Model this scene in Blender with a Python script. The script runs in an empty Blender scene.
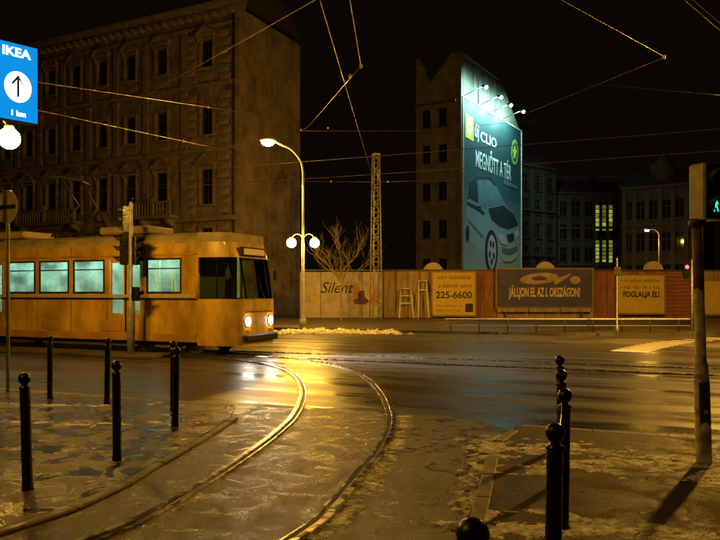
import bpy, bmesh, math, random
from mathutils import Vector, Matrix, noise

# ------------------------------------------------------------------ camera, world, exposure
scene = bpy.context.scene
COL = scene.collection
R = math.radians
random.seed(7)
EYE = 1.8                      # eye height above the street
cam = bpy.data.cameras.new('camera')
cam.lens = 36.0; cam.sensor_width = 36.0; cam.shift_y = 0.0315
cam.clip_start = 0.05; cam.clip_end = 1500
camo = bpy.data.objects.new('camera', cam); COL.objects.link(camo)
camo.location = (0, 0, EYE); camo.rotation_euler = (R(90), 0, 0)
scene.camera = camo

world = bpy.data.worlds.new('World'); scene.world = world
world.use_nodes = True
wn = world.node_tree
bgn = wn.nodes['Background']
skyn = wn.nodes.new('ShaderNodeTexSky'); skyn.sky_type = 'NISHITA'
skyn.sun_disc = False; skyn.sun_elevation = R(-4.0); skyn.sun_rotation = R(200)
tint = wn.nodes.new('ShaderNodeMix'); tint.data_type = 'RGBA'; tint.blend_type = 'MIX'
tint.inputs[0].default_value = 0.92
tint.inputs[7].default_value = (0.62, 0.36, 0.20, 1)     # town glow on a night sky
wn.links.new(skyn.outputs[0], tint.inputs[6])
wn.links.new(tint.outputs[2], bgn.inputs[0])
bgn.inputs[1].default_value = 0.0042

vs = scene.view_settings
vs.view_transform = 'Standard'; vs.look = 'None'; vs.gamma = 1.0
vs.exposure = 0.5; vs.use_curve_mapping = False

SODIUM = (1.0, 0.50, 0.085)
SODIUM_PALE = (1.0, 0.51, 0.065)

# ------------------------------------------------------------------ helpers
def ray(px, py, d):
    "street point at depth d metres for a point surveyed on the photograph"
    return Vector(((px - 360) / 720 * d, d, EYE + (292.7 - py) / 720 * d))

def gnd(px, py):
    d = 720 * EYE / (py - 292.7)
    return Vector(((px - 360) / 720 * d, d, 0))

U = Vector((0.917, -0.399, 0)).normalized()     # along the street, to the right
N = Vector((0.399, 0.917, 0)).normalized()      # across the street, away from the camera
def st(a, b, z=0): return U * a + N * b + Vector((0, 0, z))
STREET_ROT = math.atan2(U.y, U.x)

MATS = {}
def mat(name, col, rough=0.6, metal=0.0, var=0.25, scale=3.0, bump=0.0, bscale=40.0, spec=0.5,
        rough_var=0.0, emit=None, estr=0.0, col2=None, stretch=(1, 1, 1), coat=0.0, detail=5.0):
    if name in MATS: return MATS[name]
    m = bpy.data.materials.new(name); m.use_nodes = True
    nt = m.node_tree; b = nt.nodes['Principled BSDF']
    b.inputs['Roughness'].default_value = rough; b.inputs['Metallic'].default_value = metal
    b.inputs['Specular IOR Level'].default_value = spec
    b.inputs['Coat Weight'].default_value = coat
    tc = nt.nodes.new('ShaderNodeTexCoord'); mp = nt.nodes.new('ShaderNodeMapping')
    mp.inputs['Scale'].default_value = stretch
    nt.links.new(tc.outputs['Object'], mp.inputs[0])
    nz = nt.nodes.new('ShaderNodeTexNoise'); nz.inputs['Scale'].default_value = scale
    nz.inputs['Detail'].default_value = detail; nz.inputs['Roughness'].default_value = 0.65
    nt.links.new(mp.outputs[0], nz.inputs['Vector'])
    rp = nt.nodes.new('ShaderNodeValToRGB')
    c2 = col2 if col2 else tuple(max(0, c * (1 - var)) for c in col)
    rp.color_ramp.elements[0].position = 0.36; rp.color_ramp.elements[0].color = (*c2, 1)
    rp.color_ramp.elements[1].position = 0.64; rp.color_ramp.elements[1].color = (*tuple(min(1, c * (1 + var * .5)) for c in col), 1)
    nt.links.new(nz.outputs[0], rp.inputs[0]); nt.links.new(rp.outputs[0], b.inputs['Base Color'])
    if rough_var:
        mr = nt.nodes.new('ShaderNodeMapRange')
        n2 = nt.nodes.new('ShaderNodeTexNoise'); n2.inputs['Scale'].default_value = scale * 1.7; n2.inputs['Detail'].default_value = 4
        nt.links.new(mp.outputs[0], n2.inputs['Vector'])
        mr.inputs[1].default_value = 0.35; mr.inputs[2].default_value = 0.65
        mr.inputs[3].default_value = max(0.03, rough - rough_var); mr.inputs[4].default_value = min(1, rough + rough_var)
        nt.links.new(n2.outputs[0], mr.inputs[0]); nt.links.new(mr.outputs[0], b.inputs['Roughness'])
    if bump:
        n3 = nt.nodes.new('ShaderNodeTexNoise'); n3.inputs['Scale'].default_value = bscale; n3.inputs['Detail'].default_value = 4
        nt.links.new(mp.outputs[0], n3.inputs['Vector'])
        bp = nt.nodes.new('ShaderNodeBump'); bp.inputs['Strength'].default_value = bump; bp.inputs['Distance'].default_value = 0.02
        nt.links.new(n3.outputs[0], bp.inputs['Height']); nt.links.new(bp.outputs[0], b.inputs['Normal'])
    if emit:
        b.inputs['Emission Color'].default_value = (*emit, 1); b.inputs['Emission Strength'].default_value = estr
    MATS[name] = m
    return m

def wet_ground(name, dry, dark, grit, wet_lo, wet_hi, r_wet, r_dry, patch=0.8, bump=0.35, bscale=70, stretch=(1, 1, 1), rot=0.0, spec=0.5, flat=.25):
    "wet street surface: damp and dry patches, grit, gloss where water stands"
    m = bpy.data.materials.new(name); m.use_nodes = True
    nt = m.node_tree; b = nt.nodes['Principled BSDF']; L = nt.links.new
    tc = nt.nodes.new('ShaderNodeTexCoord'); mp = nt.nodes.new('ShaderNodeMapping')
    mp.inputs['Rotation'].default_value = (0, 0, rot); mp.inputs['Scale'].default_value = stretch
    L(tc.outputs['Object'], mp.inputs[0])
    n1 = nt.nodes.new('ShaderNodeTexNoise'); n1.inputs['Scale'].default_value = patch; n1.inputs['Detail'].default_value = 7; n1.inputs['Roughness'].default_value = 0.68
    n1.inputs['Distortion'].default_value = 0.8
    L(mp.outputs[0], n1.inputs['Vector'])
    n2 = nt.nodes.new('ShaderNodeTexNoise'); n2.inputs['Scale'].default_value = 17; n2.inputs['Detail'].default_value = 8; n2.inputs['Roughness'].default_value = 0.75
    L(tc.outputs['Object'], n2.inputs['Vector'])
    n3 = nt.nodes.new('ShaderNodeTexNoise'); n3.inputs['Scale'].default_value = bscale; n3.inputs['Detail'].default_value = 3
    L(tc.outputs['Object'], n3.inputs['Vector'])
    r1 = nt.nodes.new('ShaderNodeValToRGB')
    r1.color_ramp.elements[0].position = wet_lo; r1.color_ramp.elements[0].color = (*dark, 1)
    r1.color_ramp.elements[1].position = wet_hi; r1.color_ramp.elements[1].color = (*dry, 1)
    L(n1.outputs[0], r1.inputs[0])
    r2 = nt.nodes.new('ShaderNodeValToRGB')
    r2.color_ramp.elements[0].position = 0.54; r2.color_ramp.elements[0].color = (0, 0, 0, 1)
    r2.color_ramp.elements[1].position = 0.74; r2.color_ramp.elements[1].color = (1, 1, 1, 1)
    L(n2.outputs[0], r2.inputs[0])
    mx = nt.nodes.new('ShaderNodeMix'); mx.data_type = 'RGBA'
    L(r2.outputs[0], mx.inputs[0]); L(r1.outputs[0], mx.inputs[6]); mx.inputs[7].default_value = (*grit, 1)
    n4 = nt.nodes.new('ShaderNodeTexNoise'); n4.inputs['Scale'].default_value = 75; n4.inputs['Detail'].default_value = 6; n4.inputs['Roughness'].default_value = .8
    L(tc.outputs['Object'], n4.inputs['Vector'])
    m4 = nt.nodes.new('ShaderNodeMapRange'); m4.inputs[1].default_value = .36; m4.inputs[2].default_value = .66; m4.inputs[3].default_value = .35; m4.inputs[4].default_value = 1.6
    L(n4.outputs[0], m4.inputs[0])
    mg = nt.nodes.new('ShaderNodeMix'); mg.data_type = 'RGBA'; mg.blend_type = 'MULTIPLY'; mg.inputs[0].default_value = 1.0
    L(mx.outputs[2], mg.inputs[6]); L(m4.outputs[0], mg.inputs[7])
    L(mg.outputs[2], b.inputs['Base Color'])
    mr = nt.nodes.new('ShaderNodeMapRange'); mr.inputs[1].default_value = wet_lo; mr.inputs[2].default_value = wet_hi
    mr.inputs[3].default_value = r_wet; mr.inputs[4].default_value = r_dry
    L(n1.outputs[0], mr.inputs[0])
    ad = nt.nodes.new('ShaderNodeMath'); ad.operation = 'MULTIPLY_ADD'; ad.inputs[1].default_value = 0.22
    L(r2.outputs[0], ad.inputs[0]); L(mr.outputs[0], ad.inputs[2])
    m5 = nt.nodes.new('ShaderNodeMapRange'); m5.inputs[1].default_value = .38; m5.inputs[2].default_value = .62; m5.inputs[3].default_value = -.10; m5.inputs[4].default_value = .14
    L(n4.outputs[0], m5.inputs[0])
    a5 = nt.nodes.new('ShaderNodeMath'); a5.operation = 'ADD'; a5.use_clamp = True
    L(ad.outputs[0], a5.inputs[0]); L(m5.outputs[0], a5.inputs[1]); L(a5.outputs[0], b.inputs['Roughness'])
    hs = nt.nodes.new('ShaderNodeMath'); hs.operation = 'MULTIPLY'
    L(n3.outputs[0], hs.inputs[0]); L(mr.outputs[0], hs.inputs[1])
    h2 = nt.nodes.new('ShaderNodeMath'); h2.operation = 'MULTIPLY_ADD'; h2.inputs[1].default_value = 0.30
    L(n2.outputs[0], h2.inputs[0]); L(hs.outputs[0], h2.inputs[2])
    h3 = nt.nodes.new('ShaderNodeMath'); h3.operation = 'MULTIPLY_ADD'; h3.inputs[1].default_value = 0.6
    L(n4.outputs[0], h3.inputs[0]); L(h2.outputs[0], h3.inputs[2]); h2 = h3
    bp = nt.nodes.new('ShaderNodeBump'); bp.inputs['Distance'].default_value = 0.02
    ms = nt.nodes.new('ShaderNodeMapRange'); ms.inputs[1].default_value = wet_lo; ms.inputs[2].default_value = wet_hi
    ms.inputs[3].default_value = bump * flat; ms.inputs[4].default_value = bump
    L(n1.outputs[0], ms.inputs[0]); L(ms.outputs[0], bp.inputs['Strength'])
    L(h2.outputs[0], bp.inputs['Height']); L(bp.outputs[0], b.inputs['Normal'])
    b.inputs['Specular IOR Level'].default_value = spec
    MATS[name] = m
    return m

def glow(name, col, s):
    if name in MATS: return MATS[name]
    m = bpy.data.materials.new(name); m.use_nodes = True
    nt = m.node_tree; nt.nodes.remove(nt.nodes['Principled BSDF'])
    e = nt.nodes.new('ShaderNodeEmission'); e.inputs[0].default_value = (*col, 1); e.inputs[1].default_value = s
    nt.links.new(e.outputs[0], nt.nodes['Material Output'].inputs[0])
    MATS[name] = m
    return m

def clear_glass(name, tintc=(0.8, 0.95, 0.9)):
    if name in MATS: return MATS[name]
    m = bpy.data.materials.new(name); m.use_nodes = True
    nt = m.node_tree; nt.nodes.remove(nt.nodes['Principled BSDF'])
    t = nt.nodes.new('ShaderNodeBsdfTransparent'); t.inputs[0].default_value = (*tintc, 1)
    g = nt.nodes.new('ShaderNodeBsdfGlossy'); g.inputs['Roughness'].default_value = 0.05
    f = nt.nodes.new('ShaderNodeFresnel'); f.inputs[0].default_value = 1.5
    mx = nt.nodes.new('ShaderNodeMixShader')
    nt.links.new(f.outputs[0], mx.inputs[0]); nt.links.new(t.outputs[0], mx.inputs[1]); nt.links.new(g.outputs[0], mx.inputs[2])
    nt.links.new(mx.outputs[0], nt.nodes['Material Output'].inputs[0])
    MATS[name] = m
    return m

def misted_glass(name):
    "breath-fogged tram window: partly clear, partly scattering the light from inside"
    m = clear_glass(name); nt = m.node_tree; out = nt.nodes['Material Output']; src = out.inputs[0].links[0].from_socket
    tr_ = nt.nodes.new('ShaderNodeBsdfTranslucent'); tr_.inputs[0].default_value = (.75, .9, .84, 1)
    tc = nt.nodes.new('ShaderNodeTexCoord'); nz = nt.nodes.new('ShaderNodeTexNoise'); nz.inputs['Scale'].default_value = 1.6; nz.inputs['Detail'].default_value = 6
    mr = nt.nodes.new('ShaderNodeMapRange'); mr.inputs[1].default_value = .3; mr.inputs[2].default_value = .7; mr.inputs[3].default_value = .06; mr.inputs[4].default_value = .42
    mx = nt.nodes.new('ShaderNodeMixShader'); L = nt.links.new
    L(tc.outputs['Object'], nz.inputs['Vector']); L(nz.outputs[0], mr.inputs[0]); L(mr.outputs[0], mx.inputs[0]); L(src, mx.inputs[1]); L(tr_.outputs[0], mx.inputs[2]); L(mx.outputs[0], out.inputs[0])
    return m

class MB:
    "collects shapes into one mesh"
    def __init__(s): s.v = []; s.f = []; s.sm = []
    def add(s, vs, fs, smooth=False):
        o = len(s.v); s.v += [tuple(p) for p in vs]
        for f in fs: s.f.append(tuple(i + o for i in f)); s.sm.append(smooth)
        return s
    def box(s, c, d, rz=0.0, bev=0.0):
        cx, cy, cz = c; hx, hy, hz = d[0] / 2, d[1] / 2, d[2] / 2
        cr, sr = math.cos(rz), math.sin(rz)
        if bev <= 0:
            pts = [(x, y, z) for z in (-hz, hz) for x, y in ((-hx, -hy), (hx, -hy), (hx, hy), (-hx, hy))]
            fs = [(3, 2, 1, 0), (4, 5, 6, 7), (0, 1, 5, 4), (1, 2, 6, 5), (2, 3, 7, 6), (3, 0, 4, 7)]
        else:
            b = bev
            ring = lambda i, z: [(-hx + i, -hy + i, z), (hx - i, -hy + i, z), (hx - i, hy - i, z), (-hx + i, hy - i, z)]
            oct_ = lambda z: [(-hx + b, -hy, z), (hx - b, -hy, z), (hx, -hy + b, z), (hx, hy - b, z), (hx - b, hy, z), (-hx + b, hy, z), (-hx, hy - b, z), (-hx, -hy + b, z)]
            pts = ring(b, -hz) + oct_(-hz + b) + oct_(hz - b) + ring(b, hz)
            fs = [(3, 2, 1, 0), (20, 21, 22, 23)]
            for i in range(8): j = (i + 1) % 8; fs.append((4 + i, 4 + j, 12 + j, 12 + i))
            for k in range(4):
                kn = (k + 1) % 4; a = 2 * k; c2 = (2 * k + 1) % 8; e = (2 * k - 1) % 8
                fs.append((k, kn, 4 + c2, 4 + a)); fs.append((k, 4 + a, 4 + e))
                fs.append((20 + kn, 20 + k, 12 + a, 12 + c2)); fs.append((20 + k, 12 + e, 12 + a))
        s.add([(cx + x * cr - y * sr, cy + x * sr + y * cr, cz + z) for x, y, z in pts], fs)
        return s
    def lathe(s, prof, seg=20, c=(0, 0, 0), smooth=True, axis='Z'):
        vs, fs = [], []
        for r, z in prof:
            for i in range(seg):
                a = 2 * math.pi * i / seg; x, y = r * math.cos(a), r * math.sin(a)
                p = (x, y, z) if axis == 'Z' else ((z, x, y) if axis == 'X' else (x, z, y))
                vs.append((p[0] + c[0], p[1] + c[1], p[2] + c[2]))
        n = len(prof)
        for k in range(n - 1):
            for i in range(seg):
                j = (i + 1) % seg; fs.append((k * seg + i, k * seg + j, (k + 1) * seg + j, (k + 1) * seg + i))
        fs.append(tuple(reversed(range(seg)))); fs.append(tuple((n - 1) * seg + i for i in range(seg)))
        s.add(vs, fs, smooth); return s
    def tube(s, pts, r, seg=8, smooth=True):
        pts = [Vector(p) for p in pts]; n = len(pts)
        rs = r if isinstance(r, (list, tuple)) else [r] * n
        vs, fs = [], []; up = None
        for k in range(n):
            t = (pts[min(k + 1, n - 1)] - pts[max(k - 1, 0)]).normalized()
            if up is None:
                up = Vector((0, 0, 1)) if abs(t.z) < .9 else Vector((1, 0, 0))
            a = t.cross(up)
            if a.length < 1e-5: a = t.cross(Vector((0, 1, 0)))
            a.normalize(); up = a.cross(t).normalized()
            for i in range(seg):
                w = 2 * math.pi * i / seg; vs.append(pts[k] + (a * math.cos(w) + up * math.sin(w)) * rs[k])
        for k in range(n - 1):
            for i in range(seg):
                j = (i + 1) % seg; fs.append((k * seg + i, k * seg + j, (k + 1) * seg + j, (k + 1) * seg + i))
        fs.append(tuple(reversed(range(seg)))); fs.append(tuple((n - 1) * seg + i for i in range(seg)))
        s.add(vs, fs, smooth); return s
    def prism(s, poly, a, b, plane='XZ'):
        "polygon extruded from a to b along the third axis"
        n = len(poly)
        def P(u, w, h): return (u, h, w) if plane == 'XZ' else ((u, w, h) if plane == 'XY' else (h, u, w))
        vs = [P(u, w, a) for u, w in poly] + [P(u, w, b) for u, w in poly]
        fs = [tuple(range(n)), tuple(reversed(range(n, 2 * n)))] + [(i, i + n, (i + 1) % n + n, (i + 1) % n) for i in range(n)]
        s.add(vs, fs); return s
    def sphere(s, c, r, seg=20, rings=12, sc=(1, 1, 1)):
        vs = [(c[0], c[1], c[2] - r * sc[2])]
        for k in range(1, rings):
            a = -math.pi / 2 + math.pi * k / rings
            for i in range(seg):
                w = 2 * math.pi * i / seg
                vs.append((c[0] + r * sc[0] * math.cos(a) * math.cos(w), c[1] + r * sc[1] * math.cos(a) * math.sin(w), c[2] + r * sc[2] * math.sin(a)))
        vs.append((c[0], c[1], c[2] + r * sc[2])); t = len(vs) - 1
        fs = [(0, 1 + (i + 1) % seg, 1 + i) for i in range(seg)]
        for k in range(rings - 2):
            for i in range(seg):
                j = (i + 1) % seg; o = 1 + k * seg; fs.append((o + i, o + j, o + seg + j, o + seg + i))
        o = 1 + (rings - 2) * seg
        fs += [(o + i, o + (i + 1) % seg, t) for i in range(seg)]
        s.add(vs, fs, True); return s
    def wall(s, x0, x1, z0, z1, holes, y=0.0, depth=0.25, y_in=None):
        "flat wall in the XZ plane with real openings and reveals (reveals run towards -y by depth)"
        xs = sorted({x0, x1, *[h[0] for h in holes], *[h[1] for h in holes]})
        zs = sorted({z0, z1, *[h[2] for h in holes], *[h[3] for h in holes]})
        for i in range(len(xs) - 1):
            for k in range(len(zs) - 1):
                cx, cz = (xs[i] + xs[i + 1]) / 2, (zs[k] + zs[k + 1]) / 2
                if any(h[0] < cx < h[1] and h[2] < cz < h[3] for h in holes): continue
                s.add([(xs[i], y, zs[k]), (xs[i + 1], y, zs[k]), (xs[i + 1], y, zs[k + 1]), (xs[i], y, zs[k + 1])], [(0, 1, 2, 3)])
        for a, b, c, d in holes:
            q = [(a, c), (b, c), (b, d), (a, d)]
            for i in range(4):
                p, r = q[i], q[(i + 1) % 4]
                s.add([(p[0], y, p[1]), (r[0], y, r[1]), (r[0], y - depth, r[1]), (p[0], y - depth, p[1])], [(0, 1, 2, 3)])
        return s
    def build(s, name, m, parent=None):
        me = bpy.data.meshes.new(name); me.from_pydata(s.v, [], s.f); me.validate()
        me.polygons.foreach_set('use_smooth', (s.sm + [False] * len(me.polygons))[:len(me.polygons)])
        bm = bmesh.new(); bm.from_mesh(me); bmesh.ops.recalc_face_normals(bm, faces=bm.faces); bm.to_mesh(me); bm.free()
        me.materials.append(m)
        o = bpy.data.objects.new(name, me); COL.objects.link(o)
        if parent: o.parent = parent
        return o

def tag(o, label=None, cat=None, group=None, kind=None):
    if label: o['label'] = label
    if cat: o['category'] = cat
    if group: o['group'] = group
    if kind: o['kind'] = kind
    return o

def thing(name, loc, rz=0.0, label=None, cat=None, group=None):
    o = bpy.data.objects.new(name, None); COL.objects.link(o)
    o.location = loc; o.rotation_euler = (0, 0, rz); o.empty_display_size = 0.2
    return tag(o, label, cat, group)

def share(o, parent, loc=(0, 0, 0), name=None, rot=(0, 0, 0)):
    c = bpy.data.objects.new(name or o.name.split('.')[0], o.data); COL.objects.link(c)
    c.parent = parent; c.location = loc; c.rotation_euler = rot
    return c

def copy_tree(o, parent=None):
    c = o.copy(); COL.objects.link(c); c.parent = parent
    for ch in [x for x in bpy.data.objects if x.parent == o]: copy_tree(ch, c)
    return c

def text_part(name, body, size, m, parent, loc, rot, sx=1.0, extrude=0.004, bold=0.0, shear=0.0, align='CENTER'):
    cu = bpy.data.curves.new(name, 'FONT'); cu.body = body; cu.size = size; cu.extrude = extrude / max(1e-6, 1)
    cu.align_x = align; cu.align_y = 'CENTER'; cu.offset = bold; cu.shear = shear; cu.resolution_u = 3
    t = bpy.data.objects.new(name + '_tmp', cu); COL.objects.link(t)
    bpy.context.view_layer.update()
    me = bpy.data.meshes.new_from_object(t.evaluated_get(bpy.context.evaluated_depsgraph_get()))
    bpy.data.objects.remove(t)
    for v in me.vertices: v.co.x *= sx
    me.materials.clear(); me.materials.append(m); me.name = name
    o = bpy.data.objects.new(name, me); COL.objects.link(o)
    o.parent = parent; o.location = loc; o.rotation_euler = rot
    return o

def light(name, kind, loc, power, color, radius=0.1, target=None, cone=None, blend=0.5, parent=None):
    l = bpy.data.lights.new(name, kind); l.energy = power; l.color = color; l.shadow_soft_size = radius
    o = bpy.data.objects.new(name, l); COL.objects.link(o); o.location = loc
    if kind == 'SPOT': l.spot_size = cone; l.spot_blend = blend
    if target is not None:
        o.rotation_euler = (Vector(target) - Vector(loc)).to_track_quat('-Z', 'Y').to_euler()
    if parent: o.parent = parent
    return o

def catmull(pts, n=10):
    P = [Vector(p) for p in pts]; out = []
    for i in range(len(P) - 1):
        p0 = P[max(i - 1, 0)]; p1 = P[i]; p2 = P[i + 1]; p3 = P[min(i + 2, len(P) - 1)]
        for k in range(n):
            t = k / n
            out.append(0.5 * ((2 * p1) + (p2 - p0) * t + (2 * p0 - 5 * p1 + 4 * p2 - p3) * t * t + (3 * p1 - p0 - 3 * p2 + p3) * t ** 3))
    out.append(P[-1]); return out

# ------------------------------------------------------------------ materials
ASPH = wet_ground('wet_asphalt', (0.075, 0.068, 0.058), (0.034, 0.032, 0.029), (0.12, 0.10, 0.075), 0.38, 0.62, 0.16, 0.42, patch=0.9, bump=0.3, bscale=55, stretch=(0.22, 1.3, 1), rot=-STREET_ROT)
BED = wet_ground('wet_track_bed', (0.070, 0.052, 0.033), (0.022, 0.017, 0.013), (0.15, 0.11, 0.06), 0.38, 0.62, 0.20, 0.50, patch=4.0, bump=1.0, bscale=90, flat=.35, spec=.34)
PAVE_L = wet_ground('gritty_wet_pavement', (0.10, 0.075, 0.045), (0.016, 0.014, 0.012), (0.20, 0.15, 0.085), 0.43, 0.60, 0.07, 0.48, patch=2.6, bump=0.9, bscale=70, flat=.10)
PAVE_R = wet_ground('brown_damp_pavement', (0.10, 0.065, 0.038), (0.032, 0.022, 0.015), (0.15, 0.105, 0.06), 0.40, 0.60, 0.45, 0.8, patch=2.2, bump=0.6, bscale=80, spec=.22)
FAR = wet_ground('far_ground_cover', (0.12, 0.10, 0.07), (0.05, 0.042, 0.03), (0.22, 0.19, 0.14), 0.40, 0.60, 0.25, 0.6, patch=0.3, bump=0.3, bscale=20)
KERB = mat('kerb_stone', (0.20, 0.16, 0.11), 0.60, var=.5, scale=6, bump=.3, bscale=40, rough_var=.2)
STEEL = mat('worn_rail_steel', (0.42, 0.39, 0.35), 0.24, metal=0.9, var=.4, scale=5, rough_var=.12)
RUST = mat('rusty_groove', (0.045, 0.032, 0.022), 0.55, var=.5, scale=9)
SNOW = mat('dirty_snow', (0.86, 0.82, 0.72), 0.8, var=.4, scale=11, bump=1.0, bscale=70, col2=(0.24, 0.19, 0.13), detail=12)
BLACK = mat('black_gloss_paint', (0.010, 0.010, 0.010), 0.32, var=.4, scale=14, rough_var=.12, bump=.08, bscale=60)
DARKP = mat('dark_grey_metal', (0.03, 0.03, 0.03), 0.5, var=.4, scale=8)
POLE = mat('cream_galvanised_pole', (0.46, 0.42, 0.33), 0.45, metal=.2, var=.35, scale=7, rough_var=.12)
POLEY = mat('pale_lamp_pole', (0.44, 0.40, 0.30), 0.45, var=.3, scale=5)
WIRE = mat('copper_wire', (0.30, 0.21, 0.12), 0.4, metal=.6, var=.3, scale=5)
INSUL = mat('glazed_insulator', (0.55, 0.50, 0.40), 0.2, var=.2)
STUCCO = mat('old_stucco', (0.21, 0.165, 0.115), 0.85, var=.65, scale=0.9, stretch=(1.6, 1, .5), bump=.4, bscale=8, detail=8)
STUCCO2 = mat('stucco_trim', (0.23, 0.185, 0.13), 0.8, var=.4, scale=1.4, bump=.3, bscale=12)
FIREWALL = mat('bare_fire_wall', (0.26, 0.20, 0.13), 0.9, var=.6, scale=0.5, bump=.4, bscale=6, detail=9)
DGLASS = mat('dark_window_glass', (0.012, 0.012, 0.014), 0.08, var=.3)
FRAME = mat('brown_window_frame', (0.07, 0.045, 0.028), 0.5, var=.3)
ROOF = mat('slate_roof', (0.05, 0.042, 0.038), 0.7, var=.4, scale=4)
FARWALL = mat('far_facade', (0.055, 0.048, 0.04), 0.85, var=.35, scale=.6)
FARTRIM = mat('far_facade_trim', (0.075, 0.062, 0.05), 0.8, var=.3)
CREAM = mat('cream_enamel', (0.60, 0.52, 0.34), 0.42, var=.25, scale=10, rough_var=.1)
WHITEP = mat('white_paint', (0.72, 0.70, 0.64), 0.45, var=.25, scale=6)
BULB_MAIN = glow('sodium_lamp_glow', SODIUM_PALE, 1100)
BULB_GLOBE = glow('sodium_globe_glow', SODIUM_PALE, 230)
BULB_GLOBE_FAR = glow('sodium_globe_far', SODIUM_PALE, 230)

# ------------------------------------------------------------------ ground, road, pavements
def sheet(name, pts, z, m, kind='structure'):
    b = MB(); b.add([(p[0], p[1], z) for p in pts], [tuple(range(len(pts)))])
    return tag(b.build(name, m), kind=kind)

sheet('ground', [(-400, -60), (400, -60), (400, 600), (-400, 600)], 0.0, FAR)
rd = [st(-90, 9.0), st(90, 9.0), st(90, 26.5), st(-90, 26.5)]
road = MB().add([(-90, 9.0, 0), (90, 9.0, 0), (90, 26.5, 0), (-90, 26.5, 0)], [(0, 1, 2, 3)]).build('road', ASPH)
road.location = (0, 0, .004); road.rotation_euler = (0, 0, STREET_ROT); tag(road, kind='structure')

KL = [(-3.6, 3.0), (-3.15, 4.1), (-2.69, 5.37), (-2.33, 6.02), (-2.16, 6.88), (-2.07, 7.72), (-1.907, 8.8), (-1.78, 10.2)]
KR = [(1.98, 9.25), (1.62, 8.5), (1.23, 6.92), (0.97, 5.83), (0.66, 4.5), (0.2, 2.5), (-0.15, 1.0), (-0.5, -1.0)]
def edge_y(x, b=9.5): return (b - 0.399 * x) / 0.917
kl = [Vector((*p, 0)) for p in KL]; kl = catmull([(p[0], p[1], 0) for p in KL], 4)
kr = catmull([(p[0], p[1], 0) for p in KR], 4)
bed = sheet('track_bed', [(-3.6, 3.0), (-4.6, -1.0), (-0.5, -1.0)] + [(p.x, p.y) for p in reversed(kr)][1:] + [(1.6, edge_y(1.6, 10.1)), (-1.7, edge_y(-1.7, 10.0))] + [(p.x, p.y) for p in reversed(kl)][:-1], 0.008, BED)
def slab(name, pts, h, m):
    b = MB(); b.prism([(p[0], p[1]) for p in pts], 0.0, h, 'XY'); return tag(b.build(name, m), kind='structure')
lp = [(p.x - 0.07, p.y) for p in kl] + [(-1.95, edge_y(-1.95, 9.55)), (-6, edge_y(-6, 9.5)), (-14, edge_y(-14, 9.45)), (-30, edge_y(-30)), (-30, -6), (-4.7, -6), (-4.7, -1)]
pave_left = slab('pavement_left', lp, 0.025, PAVE_L)
rp = [(p.x + 0.07, p.y) for p in kr] + [(-0.43, -6), (30, -6), (30, -1.5), (14, edge_y(14, 9.5)), (6, edge_y(6, 9.6)), (2.06, edge_y(2.06, 9.6))]
pave_right = slab('pavement_right', rp, 0.035, PAVE_R)

def kerb_line(path, w, h, step, parent, side):
    "single kerb stones laid along a path"
    L = [0]
    for i in range(1, len(path)): L.append(L[-1] + (path[i] - path[i - 1]).length)
    def at(s):
        for i in range(1, len(path)):
            if L[i] >= s or i == len(path) - 1:
                t = (s - L[i - 1]) / max(1e-6, L[i] - L[i - 1]); return path[i - 1].lerp(path[i], t)
    s = 0.0; proto = {}
    while s < L[-1] - 0.2:
        e = min(s + step, L[-1]); a, b = at(s), at(e); d = b - a; ln = d.length - 0.012
        key = round(ln, 1)
        c = (a + b) / 2
        if key not in proto:
            o = MB().box((0, 0, 0), (ln, w, h), bev=0.012).build('kerb_stone', KERB); proto[key] = o
        else:
            o = bpy.data.objects.new('kerb_stone', proto[key].data); COL.objects.link(o)
        o.parent = parent
        o.location = (c.x, c.y, h / 2 + random.uniform(-.006, .006)); o.rotation_euler = (random.uniform(-.01, .01), 0, math.atan2(d.y, d.x) + random.uniform(-.008, .008))
        s = e
kerb_line(kl, 0.11, 0.036, 0.8, pave_left, 1)
kerb_line(kr[:22], 0.13, 0.042, 0.8, pave_right, 1)
kerb_line([Vector((x, edge_y(x, 9.55), 0)) for x in [-2.0 - i * 1.0 for i in range(12)]], 0.14, 0.03, 0.9, pave_left, 1)
kerb_line([Vector((x, edge_y(x, 9.66), 0)) for x in [2.15 + i * 1.0 for i in range(8)]], 0.14, 0.04, 0.9, pave_right, 1)

# refuge island under the signal mast, far island and far pavement
def island(name, a0, a1, b0, b1, h, m):
    o = MB().box((0, 0, h / 2), (a1 - a0, b1 - b0, h), bev=0.02).build(name, m)
    o.location = st((a0 + a1) / 2, (b0 + b1) / 2); o.rotation_euler = (0, 0, STREET_ROT)
    return tag(o, kind='structure')
island('refuge_island', -34, -12.9, 15.55, 16.55, 0.10, FAR)
isl = MB().prism([(12.2, 24.3), (19, 24.3), (23, 28.2), (15.4, 28.2)], 0.0, 0.12, 'XY').build('traffic_island', FAR); tag(isl, kind='structure')
fp = MB().prism([(-60, 62), (-26, 45), (-10.5, 37.5), (4, 31.5), (9, 30.0), (30, 30.0), (60, 28), (60, 75), (-60, 75)], 0.0, 0.12, 'XY').build('far_pavement', FAR); tag(fp, kind='structure')

# zebra crossing painted beyond the tracks
zr = thing('zebra_crossing', (0, 0, 0)); tag(zr, kind='structure')
zp = catmull([(8.2, 21.9, .012), (9.4, 23.6, .012), (11.4, 26.0, .012), (14.6, 28.6, .012)], 5)
for i in range(len(zp) - 1):
    d = zp[i + 1] - zp[i]
    o = MB().box((0, 0, 0), (0.26, 1.1, 0.003)).build('stripe', WHITEP, zr) if i == 0 else share(first_stripe, zr)
    if i == 0: first_stripe = o
    o.location = zp[i]; o.rotation_euler = (0, 0, math.atan2(d.y, d.x))

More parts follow.
